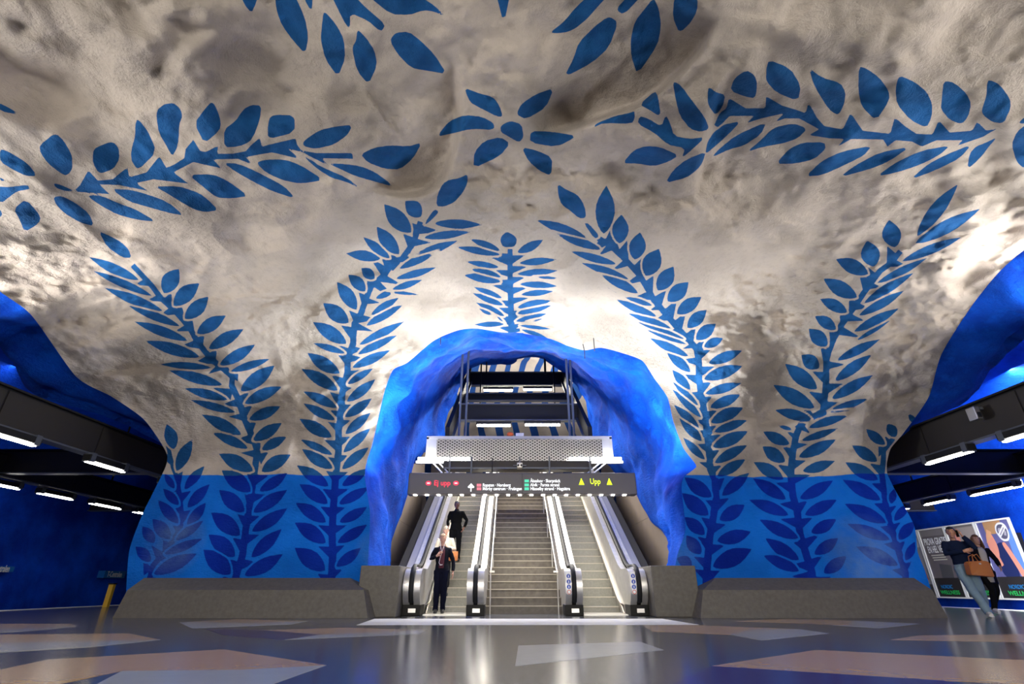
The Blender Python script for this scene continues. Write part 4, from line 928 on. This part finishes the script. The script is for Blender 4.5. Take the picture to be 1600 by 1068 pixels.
# ================================================================ posters across the right track
XP = 16.72
pm = {}
def pmat(c, rough=.35):
    k = tuple(round(v, 3) for v in c)
    if k not in pm: pm[k] = mat('print_%d' % len(pm), c, rough)
    return pm[k]
def pz(py): return py
RX = Matrix.Rotation(-math.pi/2, 4, 'Z') @ Matrix.Rotation(math.pi/2, 4, 'X')
def poster(y0, y1, label, items, texts):
    """y0 near, y1 far; the sheet faces -X; u runs 0 (far, left in view) .. 1 (near), v 0..1 upward"""
    z0, z1 = .16, 2.66; t = thing('poster_board', (XP, (y0+y1)/2, z0), label, 'poster')
    def U(u): return y1-.06+(y0-y1+.12)*u
    def V(v): return z0+.05+(z1-z0-.1)*v
    for a, b_, c, d in ((y0, y0+.06, z0+.051, z1-.051), (y1-.06, y1, z0+.051, z1-.051), (y0, y1, z0, z0+.05), (y0, y1, z1-.05, z1)): obj('frame_bar', box(B(), XP-.05, XP+.02, a, b_, c, d), M['white'], t)
    sh = obj('sheet', box(B(), XP-.015, XP, y0+.05, y1-.05, z0+.04, z1-.04), pmat(items[0]), t)
    obj('wall_mount', box(B(), XP, XP+.5, y0+.3, y1-.3, .6, 2.2), M['dark'], t)
    for k, (col, pts) in enumerate(items[1:]):
        a = np.array(pts, float).reshape(-1, 2)
        if len(a) > 4 and k >= 0: a = chaikin(a, 2)
        bm = B(); prism(bm, [(U(u), V(v)) for u, v in a], XP-.019-.0012*k, XP-.016-.0012*k, 'x'); obj('printed_shape', bm, pmat(col), sh)
    for s, u, v, h, col, w in texts:
        cu = text('lettering', s, h*1.38, (0, 0, 0), pmat(col), None, rot=Matrix.Identity(4), bold=.002)
        xs = [q.co.x for q in cu.data.vertices]; k = w*(y1-y0)/(max(xs)-min(xs)); cu.data.transform(Matrix.Diagonal((k, 1, 1, 1)))
        cu.data.transform(Matrix.Translation((XP-.05, U(u), V(v))) @ RX); cu.parent = sh; cu.data.transform(Matrix.Translation(-wloc(sh)))
    return t
GY = (.16, .14, .15); DK = (.03, .027, .03); BL = (.02, .2, .5); GR = (.03, .55, .12); SK = (.75, .3, .22)
base = [(DK, (0, 0, 1, 0, 1, .27, 0, .27))]
poster(22.15, 23.55, 'leftmost poster on the track wall, gym scene with a blue sheet', [(.3, .3, .33), ((.5, .52, .55), (.0, .75, 1, .75, 1, .9, 0, .9)), ((.05, .3, .2), (.45, .4, .75, .4, .75, .78, .5, .78)), ((.1, .3, .7), (.1, .5, .35, .5, .35, .7, .1, .7)), ((.35, .12, .1), (.6, .25, .9, .25, .8, .6, .65, .6)), ((.06, .06, .07), (0, 0, 1, 0, 1, .18, 0, .18))], [])
poster(20.72, 22.12, 'grey poster on the track wall reading PROVA GRATIS EN HEL VECKA', [GY, ((.09, .09, .1), (.35, .27, .8, .27, .85, .45, .4, .48)), ((.24, .22, .22), (0, .9, 1, .9, 1, 1, 0, 1)), *base, ((.6, .58, .5), (.2, .6, .75, .6, .75, .615, .2, .615)), ((.6, .58, .5), (.22, .565, .75, .565, .75, .58, .22, .58)), ((.6, .58, .5), (.24, .53, .78, .53, .78, .545, .24, .545))], [('PROVA GRATIS', .1, .81, .26, (.9, .9, .9), .8), ('EN HEL VECKA', .16, .69, .26, (.9, .9, .9), .76), ('NORDIC', .2, .14, .13, BL, .4), ('WELLNESS', .12, .06, .14, GR, .66)])
poster(19.3, 20.7, 'poster on the track wall of a seated person in striped shirt', [(.2, .18, .18), ((.75, .62, .62), (.02, .3, .5, .25, .45, .6, .3, .75, .05, .7)), (SK, (.2, .7, .4, .7, .42, .88, .2, .9)), ((.35, .3, .28), (.4, .75, 1, .75, 1, .97, .4, .97)), ((.1, .35, .3), (.7, .1, .95, .1, .95, .4, .75, .45)), *base], [('NORDIC', .2, .14, .13, BL, .4), ('WELLNESS', .12, .06, .14, GR, .66)])
poster(17.87, 19.27, 'rightmost poster on the track wall, woman in vest with a round stamp', [(.12, .12, .3), ((.45, .25, .12), (.2, .83, .75, .83, .75, 1, .2, 1)), ((.12, .25, .62), (.75, .2, 1, .1, 1, .9, .8, .8)),
 ((.02, .03, .12), (.25, .25, .75, .22, .72, .6, .6, .72, .4, .7, .3, .6)), (SK, (.18, .5, .34, .5, .42, .66, .36, .84, .2, .86, .12, .72)), (SK, (.55, .7, .68, .72, .95, .25, .98, .1, .86, .1, .7, .45)), (SK, (.3, .4, .38, .42, .3, .66, .2, .6)), ((.7, .36, .2), (.12, .72, .26, .9, .38, .86, .3, .78)), *base,
 ((.75, .75, .78), (.52, .86, .58, .76, .66, .72, .8, .72, .88, .78, .9, .86, .88, .93, .8, .97, .66, .97, .56, .93)), ((.1, .1, .16), (.56, .86, .6, .79, .68, .75, .79, .75, .85, .8, .87, .86, .85, .91, .78, .945, .67, .945, .6, .92)), ((.4, .38, .45), (.6, .855, .66, .81, .72, .84, .7, .9, .63, .9)), ((.4, .38, .45), (.74, .8, .8, .79, .83, .84, .8, .87)), ((.75, .75, .78), (.55, .81, .61, .77, .88, .9, .82, .94)), ((.3, .28, .36), (.62, .815, .64, .803, .82, .892, .8, .905))],
 [('NORDIC', .3, .14, .13, BL, .4), ('WELLNESS', .22, .06, .14, GR, .66)])

# station signs on the left track wall, yellow post
def wall_sign(px0, px1, py0, py1, label):
    X = -16.75; a = at_x(px0, py0, X); b_ = at_x(px1, py1, X); y1_, y0_ = a[1], b_[1]
    t = thing('station_sign', (X, (y0_+y1_)/2, b_[2]), label, 'sign', 'blue station signs on the left track wall')
    lo, hi = sorted((y0_, y1_)); obj('plate', box(B(), X-.25, X+.03, lo, hi, b_[2], a[2]), pmat((.01, .12, .4)), t)
    cu = text('lettering', 'T-Centralen', .3, (0, 0, 0), M['white'], None, rot=Matrix.Identity(4), bold=.003)
    xs = [q.co.x for q in cu.data.vertices]; k = (hi-lo)*.7/(max(xs)-min(xs)); cu.data.transform(Matrix.Diagonal((k, 1, 1, 1)))
    cu.data.transform(Matrix.Translation((X+.04, lo+(hi-lo)*.12, (a[2]+b_[2])/2)) @ Matrix.Rotation(math.pi/2, 4, 'Z') @ Matrix.Rotation(math.pi/2, 4, 'X')); cu.parent = t; cu.data.transform(Matrix.Translation(-t.location))
wall_sign(-22, 19, 883, 893, 'blue station name sign at the left edge, nearer of the two')
wall_sign(164, 193, 891, 903, 'blue station name sign on the dark wall beside the left plinth')
a = at_floor(166, 948); t = thing('yellow_post', (a[0], a[1], 0), 'yellow upright post at the left platform edge beside the plinth', 'post')
obj('post', box(B(), a[0]-.09, a[0]+.05, a[1]-.06, a[1]+.06, 0, .62, .01), M['yellow'], t); obj('cap', box(B(), a[0]-.11, a[0]+.07, a[1]-.08, a[1]+.08, .62, .66), M['dark'], t)

# ================================================================ people
def remeshed(bm, vox, smooth=True, sub=0):
    me = bpy.data.meshes.new('t'); bmesh.ops.recalc_face_normals(bm, faces=bm.faces[:]); bm.to_mesh(me); bm.free()
    o = bpy.data.objects.new('t', me); C.objects.link(o)
    m_ = o.modifiers.new('r', 'REMESH'); m_.mode = 'VOXEL'; m_.voxel_size = vox
    s_ = o.modifiers.new('s', 'SMOOTH'); s_.factor = .5; s_.iterations = 3
    dg = bpy.context.evaluated_depsgraph_get(); out = bpy.data.meshes.new_from_object(o.evaluated_get(dg)); bpy.data.objects.remove(o); bpy.data.meshes.remove(me)
    out.shade_smooth(); out.materials.clear(); return out
def lerp(a, b, t): return Vector(a).lerp(Vector(b), t)
SKIN = mat('skin', (.6, .33, .23), .55); SKIN2 = mat('skin_tan', (.42, .2, .12), .55)
def hand(bm, w, d, palm_n, s=1.0, curl=.5):
    """palm and five fingers: w wrist point, d direction of the fingers, palm_n palm normal"""
    d = Vector(d).normalized(); n = Vector(palm_n); n = (n-d*n.dot(d)).normalized(); sd = d.cross(n)
    w = Vector(w); tube(bm, [w-d*.02, w+d*.03*s, w+d*.085*s], [.026*s, .036*s, .038*s], 8, (1, .5), up=n)
    for k, (off, ln) in enumerate(((-.028, .07), (-.010, .08), (.009, .075), (.027, .058))):
        b0 = w+d*.08*s+sd*off*s; p1 = b0+d*ln*.5*s+n*.008*s*curl*2; p2 = p1+(d*(1-curl*.7)+n*curl).normalized()*ln*.32*s; p3 = p2+(d*(1-curl)+n*curl*1.4).normalized()*ln*.25*s
        tube(bm, [b0, p1, p2, p3], [.0095*s, .009*s, .008*s, .006*s], 6)
    b0 = w+d*.03*s-sd*.03*s; tube(bm, [b0, b0+(d*.6-sd*.7+n*.3).normalized()*.035*s, b0+(d*.9-sd*.5+n*.5).normalized()*.065*s], [.012*s, .0105*s, .008*s], 6)
def person(label, x, y, z, rz, Hh, P, col, hair, skin=SKIN, coat_len=.86, lean=(0, 0), trouser_w=1.0, hair_long=0, bald=False, collar=None, shirt=None, shoe=(.02, .02, .02), build=1.0):
    s = Hh/1.72
    t = thing('person', (x, y, z), label, 'person', None, rz)
    J = dict(pel=(0, 0, .93), waist=(0, 0, 1.06), chest=(0, 0, 1.27), neck=(0, .0, 1.42), head=(0, -.02, 1.572),
             shR=(-.17, 0, 1.36), shL=(.17, 0, 1.36), elR=(-.24, .03, 1.11), elL=(.24, .03, 1.11), wrR=(-.25, -.06, .87), wrL=(.25, -.06, .87),
             hipR=(-.09, 0, .9), hipL=(.09, 0, .9), knR=(-.1, -.02, .48), knL=(.1, -.02, .48), anR=(-.1, .03, .08), anL=(.1, .03, .08), hd=0)
    J.update(P); lx, ly = lean
    for k in J:
        if isinstance(J[k], tuple): v = Vector(J[k]); J[k] = Vector((v.x+lx*v.z, v.y+ly*v.z, v.z))*s
    b = build
    # --- body (skin)
    bm = B()
    tube(bm, [J['pel']-Vector((0, 0, .06))*s, J['waist'], J['chest'], J['neck']-Vector((0, 0, .05))*s], [.13*s*b, .12*s*b, .14*s*b, .09*s*b], 14, (1, .66), up=(0, 1, 0))
    tube(bm, [J['neck']-Vector((0, 0, .06))*s, J['neck']+Vector((0, 0, .07))*s], [.058*s, .05*s], 12)
    for q in 'RL':
        tube(bm, [J['sh'+q], lerp(J['sh'+q], J['el'+q], .5), J['el'+q], lerp(J['el'+q], J['wr'+q], .45), J['wr'+q]], [.046*s, .042*s, .034*s, .033*s, .025*s], 10)
        tube(bm, [J['hip'+q], lerp(J['hip'+q], J['kn'+q], .5), J['kn'+q], lerp(J['kn'+q], J['an'+q], .35), J['an'+q]], [.075*s*b, .066*s*b, .046*s, .044*s, .032*s], 10)
    hc = J['head']; fd = Matrix.Rotation(P.get('hd', 0), 3, 'Z') @ Vector((0, -1, 0)); fd = (fd + Vector((0, 0, P.get('nod', 0)))).normalized(); sd = Vector((0, 0, 1)).cross(fd).normalized(); upv = fd.cross(sd)*-1
    if upv.z < 0: upv = -upv
    R = Matrix((sd, -fd, upv)).transposed().to_4x4()
    hr = s*.98
    ellip(bm, hc+upv*.02*hr, .073*hr, .092*hr, .098*hr, 18, 12, R); ellip(bm, hc+fd*.018*hr-upv*.05*hr, .055*hr, .066*hr, .066*hr, 14, 10, R); ellip(bm, hc+fd*.07*hr-upv*.088*hr, .024*hr, .02*hr, .018*hr, 10, 8, R)
    tube(bm, [hc+fd*.08*hr+upv*.012*hr, hc+fd*.108*hr-upv*.025*hr], [.009*hr, .016*hr], 6)
    for q in (-1, 1): ellip(bm, hc+sd*q*.074*hr-upv*.008*hr, .01*hr, .02*hr, .03*hr, 8, 6, R)
    tube(bm, [hc+fd*.084*hr-upv*.052*hr-sd*.022*hr, hc+fd*.09*hr-upv*.052*hr, hc+fd*.084*hr-upv*.052*hr+sd*.022*hr], [.005*hr, .009*hr, .005*hr], 6)
    me = remeshed(bm, .0115); bm = B(); bm.from_mesh(me); bpy.data.meshes.remove(me)
    for q, sgn in (('R', -1), ('L', 1)):
        dd = P.get('hdir'+q, None); dd = Vector(dd) if dd else (J['wr'+q]-J['el'+q])
        hand(bm, J['wr'+q], dd, P.get('palm'+q, (-sgn, 0, 0)), s, P.get('curl'+q, .4))
    me = bpy.data.meshes.new('body'); bm.to_mesh(me); bm.free(); me.shade_smooth(); body = link('body', me, skin, t, local=True)
    for q in (-1, 1):
        bm = B(); ellip(bm, hc+fd*.081*hr+sd*q*.029*hr+upv*.012*hr, +.0*hr if False else .011*hr, .006*hr, .0055*hr, 10, 6, R); e = obj('eye', bm, M['white'], body, local=True, smooth=True)
        bm = B(); ellip(bm, hc+fd*.0845*hr+sd*q*.029*hr+upv*.012*hr, .0058*hr, .004*hr, .0054*hr, 8, 6, R); obj('iris', bm, M['rubber'], body, local=True)
        bm = B(); tube(bm, [hc+fd*.086*hr+sd*q*.015*hr+upv*.034*hr, hc+fd*.083*hr+sd*q*.045*hr+upv*.036*hr], .0045*hr, 6); obj('eyebrow', bm, hair, body, local=True)
    bm = B(); tube(bm, [hc+fd*.091*hr-upv*.053*hr-sd*.02*hr, hc+fd*.099*hr-upv*.053*hr, hc+fd*.091*hr-upv*.053*hr+sd*.02*hr], .0045*hr, 6); obj('lips', bm, pmat((.4, .12, .1)), body, local=True)
    # --- hair
    bm = B(); k = 1.0 if not bald else .99
    bmesh.ops.create_icosphere(bm, subdivisions=4, radius=1)
    cut = .12 if not bald else .3
    for v in list(bm.verts):
        co = v.co
        if co.y < -.2 and co.z < .36+.1*abs(co.x) or co.z < -.35 and hair_long == 0: bm.verts.remove(v)
    for v in bm.verts:
        n = 1+.03*math.sin(v.co.x*23+v.co.z*9)+.03*math.sin(v.co.y*19)
        v.co = hc + upv*.024*hr - fd*.006*hr + sd*v.co.x*.084*hr*k*n - fd*v.co.y*.104*hr*k*n + upv*v.co.z*.107*hr*k*n
    if hair_long:
        n_ = 22
        for i in range(n_):
            a = math.pi*(i/(n_-1))*1.25-math.pi*.125; p = hc+sd*math.cos(a)*.078*hr-fd*math.sin(a)*.085*hr+upv*.03*hr
            tube(bm, [p+upv*.03, p-upv*.06+sd*math.cos(a)*.015, p-upv*(.12+.5*hair_long)+sd*math.cos(a)*.03-fd*.01*math.sin(i*2), p-upv*(.16+hair_long)], [.018, .022, .02, .008], 6)
    h_ = obj('hair', bm, hair, t, local=True, smooth=True)
    if not bald:
        md = h_.modifiers.new('s', 'SOLIDIFY'); md.thickness = .008
    # --- top
    jm = mat('top_cloth', col['top'], .9, spec=.1, bump=.006, bscale=30); tm = mat('trouser_cloth', col['leg'], .9, spec=.1, bump=.005, bscale=26)
    cl = coat_len
    bm = B(); hz = .93+(cl-.93)
    hemc = lerp(J['pel'], J['waist'], 0)+Vector((0, 0, (cl-.93)))*s
    tube(bm, [hemc, J['pel'] if cl < .86 else lerp(J['pel'], J['waist'], .5), J['waist'], J['chest'], lerp(J['chest'], J['neck'], .62), J['neck']-Vector((0, 0, .0))*s], [.168*s*b, .164*s*b, .15*s*b, .17*s*b, .15*s*b, .078*s], 16, (1, .7), up=(0, 1, 0))
    for q in 'RL':
        tube(bm, [lerp(J['sh'+q], J['chest'], .35)+Vector((0, 0, .03))*s, J['sh'+q], lerp(J['sh'+q], J['el'+q], .5), J['el'+q], lerp(J['el'+q], J['wr'+q], .5), lerp(J['el'+q], J['wr'+q], .93)], [.05*s, .062*s*b, .058*s*b, .05*s, .046*s, .038*s], 12)
    me = remeshed(bm, .0125); co = np.empty(len(me.vertices)*3, np.float32); me.vertices.foreach_get('co', co); co = co.reshape(-1, 3); nn = np.empty(len(me.vertices)*3, np.float32); me.vertices.foreach_get('normal', nn); nn = nn.reshape(-1, 3)
    co = co + nn*(fbm(co.astype(float), [(.16, .012), (.07, .006)])[:, None]); me.vertices.foreach_set('co', co.reshape(-1).astype(np.float32)); me.name = 'jacket'
    jk = link('jacket' if not P.get('coat') else 'coat', me, jm, t, local=True)
    if collar is not None: obj('collar', tube(B(), [J['neck']-Vector((0, 0, .04))*s, J['neck']+Vector((0, -.005, .035))*s], [.08*s, .066*s], 14), mat('collar_cloth', collar, .8), jk, local=True, smooth=True)
    if shirt is not None:
        bm = B(); dpt = .128*s*b
        for zt_, wd, yy_ in ((1.40, .05, .085), (1.30, .075, .128), (1.18, .07, .125), (1.05, .062, .118), (cl+.06, .055, .122)):
            pass
        rows = [(1.405, .045, .075), (1.34, .062, .118), (1.27, .07, .131), (1.17, .066, .126), (1.06, .06, .118), (cl+.04, .056, .13)]
        vs = []
        for zt_, wd, yy_ in rows:
            vs.append([bm.verts.new(Vector((u*wd+lx*zt_, -yy_*1.0-(1-u*u)*.01+ly*zt_, zt_))*s) for u in (-1, -.5, 0, .5, 1)])
        for r_, q_ in zip(vs[:-1], vs[1:]):
            for k_ in range(4): bm.faces.new((r_[k_], r_[k_+1], q_[k_+1], q_[k_]))
        so = obj('shirt_front', bm, mat('shirt_cloth', shirt, .8), t, local=True, smooth=True); md = so.modifiers.new('s', 'SOLIDIFY'); md.thickness = .02; md.offset = 0
    # --- trousers
    bm = B(); w = trouser_w
    tube(bm, [J['pel']-Vector((0, 0, .09))*s, J['pel'], J['waist']-Vector((0, 0, .03))*s], [.15*s*b, .158*s*b, .14*s*b], 14, (1, .68), up=(0, 1, 0))
    for q in 'RL':
        tube(bm, [J['hip'+q], lerp(J['hip'+q], J['kn'+q], .45), J['kn'+q], lerp(J['kn'+q], J['an'+q], .5), J['an'+q]-Vector((0, 0, .03))*s], [.096*s*b*w**.5, .088*s*b*w**.5, .068*s*w, .062*s*w, .058*s*w], 12)
    me = remeshed(bm, .0125); co = np.empty(len(me.vertices)*3, np.float32); me.vertices.foreach_get('co', co); co = co.reshape(-1, 3); me.vertices.foreach_get('normal', nn2 := np.empty(len(me.vertices)*3, np.float32)); nn2 = nn2.reshape(-1, 3)
    co = co + nn2*(fbm(co.astype(float)+5, [(.14, .010), (.06, .004)])[:, None]); me.vertices.foreach_set('co', co.reshape(-1).astype(np.float32))
    link('trousers', me, tm, t, local=True)
    # --- shoes
    sm_ = mat('shoe', shoe, .5)
    for q in 'RL':
        a = J['an'+q]; fz = P.get('foot'+q, 0); d = Matrix.Rotation(P.get('toe'+q, 0), 3, 'Z') @ Vector((0, -1, 0)); d = (d+Vector((0, 0, fz))).normalized()
        bm = B(); zf = -.035*s
        tube(bm, [a-d*.05*s+Vector((0, 0, -.03))*s, a+d*.03*s+Vector((0, 0, -.028))*s, a+d*.11*s+Vector((0, 0, -.045))*s, a+d*.175*s+Vector((0, 0, -.052))*s], [.045*s, .05*s, .042*s, .028*s], 12, (1, .85), up=(0, 0, 1))
        sh_ = obj('shoe', bm, sm_, t, local=True, smooth=True)
        bm = B(); tube(bm, [a-d*.055*s+Vector((0, 0, -.068))*s, a+d*.03*s+Vector((0, 0, -.068))*s, a+d*.11*s+Vector((0, 0, -.07))*s, a+d*.18*s+Vector((0, 0, -.07))*s], [.042*s, .046*s, .046*s, .03*s], 12, (1, .25), up=(0, 0, 1)); obj('sole', bm, M['white'] if shoe[0] > .3 else M['rubber'], sh_, local=True)
    return t, J, s, hc, fd, sd, upv
def loc_of(t, v):
    return t.matrix_basis @ Vector(v) if False else (Matrix.Translation(t.location) @ Matrix.Rotation(t.rotation_euler.z, 4, 'Z')) @ Vector(v)
H_BLOND = mat('fair_hair', (.36, .22, .12), .6, var=.3, vscale=60); H_DARK = mat('dark_hair', (.012, .01, .01), .5); H_BR = mat('brown_hair', (.16, .075, .035), .55, var=.3, vscale=60); H_GREY = mat('short_fair_hair', (.4, .33, .25), .6)
LEATH = mat('tan_leather', (.45, .15, .035), .4, bump=.003, bscale=40)
# 1 woman at the foot of the left escalator
w1, J1, s1, hc1, *_ = person('woman in dark jacket with white earphones stepping off the left escalator', -1.62, 12.72, .02, .05, 1.69,
  dict(shR=(-.155, 0, 1.35), shL=(.155, 0, 1.35), elR=(-.27, .02, 1.14), wrR=(-.1, -.2, 1.2), hdirR=(.5, -.3, .55), palmR=(.6, .5, 0), curlR=.8, elL=(.26, .04, 1.1), wrL=(.27, -.02, .86), palmL=(-1, 0, 0), hipR=(-.085, 0, .9), hipL=(.085, 0, .9), knR=(-.08, -.03, .48), anR=(-.09, .02, .09), knL=(.075, .0, .48), anL=(.07, .04, .09), nod=-.18),
  dict(top=(.007, .008, .014), leg=(.005, .006, .017)), H_BLOND, shirt=(.07, .008, .02), coat_len=.9, trouser_w=1.05, build=.97)
t = thing('earphones', w1.location, 'white earphone cable hanging down the front of the dark jacket', 'earphones')
pl = [(0, -.16, 1.0), (-.03, -.18, 1.02), (-.055, -.165, 1.05), (-.04, -.165, 1.12), (-.02, -.16, 1.2), (.0, -.15, 1.28), (.02, -.13, 1.36)]
obj('cable', tube(B(), [loc_of(w1, Vector(p)*s1) for p in pl]+[loc_of(w1, hc1+Vector((.07, -.05, -.03)))], .0055, 6), M['white'], t); obj('cable', tube(B(), [loc_of(w1, Vector(p)*s1) for p in ((.0, -.15, 1.28), (-.03, -.13, 1.36))]+[loc_of(w1, hc1+Vector((-.07, -.05, -.03)))], .0055, 6), M['white'], t)
bm = B(); 
for q in (-1, 1): ellip(bm, loc_of(w1, hc1+Vector((q*.078, -.02, -.01))), .012, .014, .014, 8, 6)
obj('earbud', bm, M['white'], t); obj('plug', tube(B(), [loc_of(w1, Vector((-.03, -.19, 1.0))*s1), loc_of(w1, Vector((.03, -.19, 1.01))*s1)], .01, 6), M['white'], t)
# 2 person in cream jacket
w2, J2, s2, hc2, *_ = person('person in cream jacket looking down at a phone on the escalator', -1.74, 14.13, .34, .05, 1.68,
  dict(elR=(-.26, -.02, 1.12), wrR=(-.08, -.25, 1.13), hdirR=(.8, -.3, .1), palmR=(0, .3, 1), curlR=.8, elL=(.26, -.02, 1.12), wrL=(.1, -.25, 1.14), hdirL=(-.8, -.3, .1), palmL=(0, .3, 1), curlL=.8, nod=-.5, anR=(-.09, .02, .09), anL=(.09, .02, .09)),
  dict(top=(.62, .56, .45), leg=(.02, .02, .025)), H_GREY, collar=(.5, .47, .42), coat_len=.88)
t = thing('mobile_phone', loc_of(w2, (0, -.33, 1.12)), 'dark mobile phone held by the person in cream', 'phone'); c = t.location.copy(); obj('phone_body', box(B(), c.x-.035, c.x+.035, c.y-.06, c.y+.05, c.z+.035, c.z+.046, .003), M['rubber'], t); obj('screen', box(B(), c.x-.03, c.x+.03, c.y-.05, c.y+.04, c.z+.0462, c.z+.047), M['dark'], t)
t = thing('shoulder_bag', loc_of(w2, (.22, -.12, .95)), 'tan leather shoulder bag worn across the cream jacket', 'bag'); c = t.location.copy()
bm = B(); box(bm, c.x-.1, c.x+.13, c.y-.06, c.y+.06, c.z-.14, c.z+.08, .035); obj('bag_body', bm, LEATH, t, smooth=True); bm = B(); box(bm, c.x-.105, c.x+.135, c.y-.07, c.y-.05, c.z-.03, c.z+.085, .012); obj('flap', bm, LEATH, t)
obj('strap', tube(B(), [(c.x+.02, c.y-.05, c.z+.07), loc_of(w2, Vector((.08, -.165, 1.1))), loc_of(w2, Vector((-.04, -.17, 1.28))), loc_of(w2, Vector((-.13, -.08, 1.42))), loc_of(w2, Vector((-.14, .05, 1.41)))], .014, 6, (1.4, .5)), mat('brown_strap', (.1, .035, .015), .5), t)
# 3 man in black
w3, J3, s3, hc3, *_ = person('man in black jacket at the top of the three people on the escalator', -1.60, 15.3, 1.175, .0, 1.66,
  dict(elR=(-.26, .02, 1.12), elL=(.31, .03, 1.14), wrR=(-.22, -.12, .95), wrL=(.24, -.06, .93), palmL=(-1, 0, 0), nod=-.05, anR=(-.1, .02, .09), anL=(.1, .0, .09)),
  dict(top=(.006, .006, .006), leg=(.006, .006, .008)), H_DARK, skin=SKIN2, coat_len=.86, bald=True, collar=(.01, .01, .01), build=1.08)
# 4 man on the phone, right platform
w4, J4, s4, hc4, fd4, sd4, up4 = person('man in navy jacket with phone at his ear carrying a tan bag', 9.72, 11.82, 0, -.35, 1.78,
  dict(elR=(-.27, -.1, 1.16), wrR=(.02, -.26, 1.2), hdirR=(.9, -.1, .2), palmR=(0, 1, 0), elL=(.24, -.2, 1.26), wrL=(.12, -.16, 1.5), hdirL=(-.2, .1, 1), palmL=(-.7, .3, 0), curlL=.5,
       hipR=(-.09, 0, .9), knR=(-.06, -.1, .5), anR=(.02, -.22, .1), hipL=(.09, 0, .9), knL=(.1, -.02, .49), anL=(.15, .18, .12), footL=-.25, toeR=-.2, hd=-.3),
  dict(top=(.008, .014, .04), leg=(.2, .29, .36)), H_DARK, skin=mat('skin_warm', (.55, .27, .16), .5), coat_len=.96, lean=(-.04, 0), trouser_w=1.25, shoe=(.7, .66, .56), build=1.05)
c = loc_of(w4, hc4+Vector((.095, -.03, -.02))); t = thing('mobile_phone', c, 'black mobile phone held to the ear of the man in navy', 'phone')
bm = B(); box(bm, c.x-.006, c.x+.006, c.y-.035, c.y+.035, c.z-.07, c.z+.07, .003); obj('phone_body', bm, M['rubber'], t); obj('screen', box(B(), c.x-.0068, c.x-.0062, c.y-.03, c.y+.03, c.z-.06, c.z+.06), M['dark'], t)
c = loc_of(w4, (.12, -.22, .9)); t = thing('handbag', c, 'glossy tan leather handbag hanging in front of the light jeans', 'bag')
bm = B(); prism(bm, [(c.x-.24, c.z-.12), (c.x+.22, c.z-.16), (c.x+.22, c.z+.12), (c.x+.16, c.z+.15), (c.x-.17, c.z+.14), (c.x-.22, c.z+.1)], c.y-.08, c.y+.08, 'y'); bmesh.ops.recalc_face_normals(bm, faces=bm.faces[:]); bmesh.ops.bevel(bm, geom=bm.edges[:], offset=.015, segments=2, affect='EDGES'); obj('bag_body', bm, LEATH, t, smooth=True)
for q in (-.05, .05): obj('handle', tube(B(), [(c.x-.1, c.y+q, c.z+.13), (c.x-.08, c.y+q, c.z+.24), (c.x+.03, c.y+q, c.z+.28), (c.x+.1, c.y+q, c.z+.13)], .009, 6), LEATH, t, smooth=True)
obj('clasp', box(B(), c.x-.02, c.x+.02, c.y-.09, c.y-.08, c.z+.08, c.z+.11), M['steel'], t)
# 5 woman behind him
w5, J5, s5, hc5, *_ = person('woman in long black coat and white top walking behind the man', 10.92, 12.85, 0, -.3, 1.70,
  dict(coat=1, elR=(-.25, .0, 1.12), wrR=(-.22, -.12, .93), elL=(.27, -.02, 1.12), wrL=(.22, -.2, .98), knR=(-.03, -.12, .5), anR=(-.1, -.1, .12), knL=(.1, .0, .5), anL=(.02, .2, .13), footL=-.3),
  dict(top=(.007, .007, .012), leg=(.007, .007, .008)), H_BR, shirt=(.55, .5, .42), coat_len=.62, hair_long=.12, lean=(.05, 0), shoe=(.75, .73, .7), trouser_w=.95, build=.97)
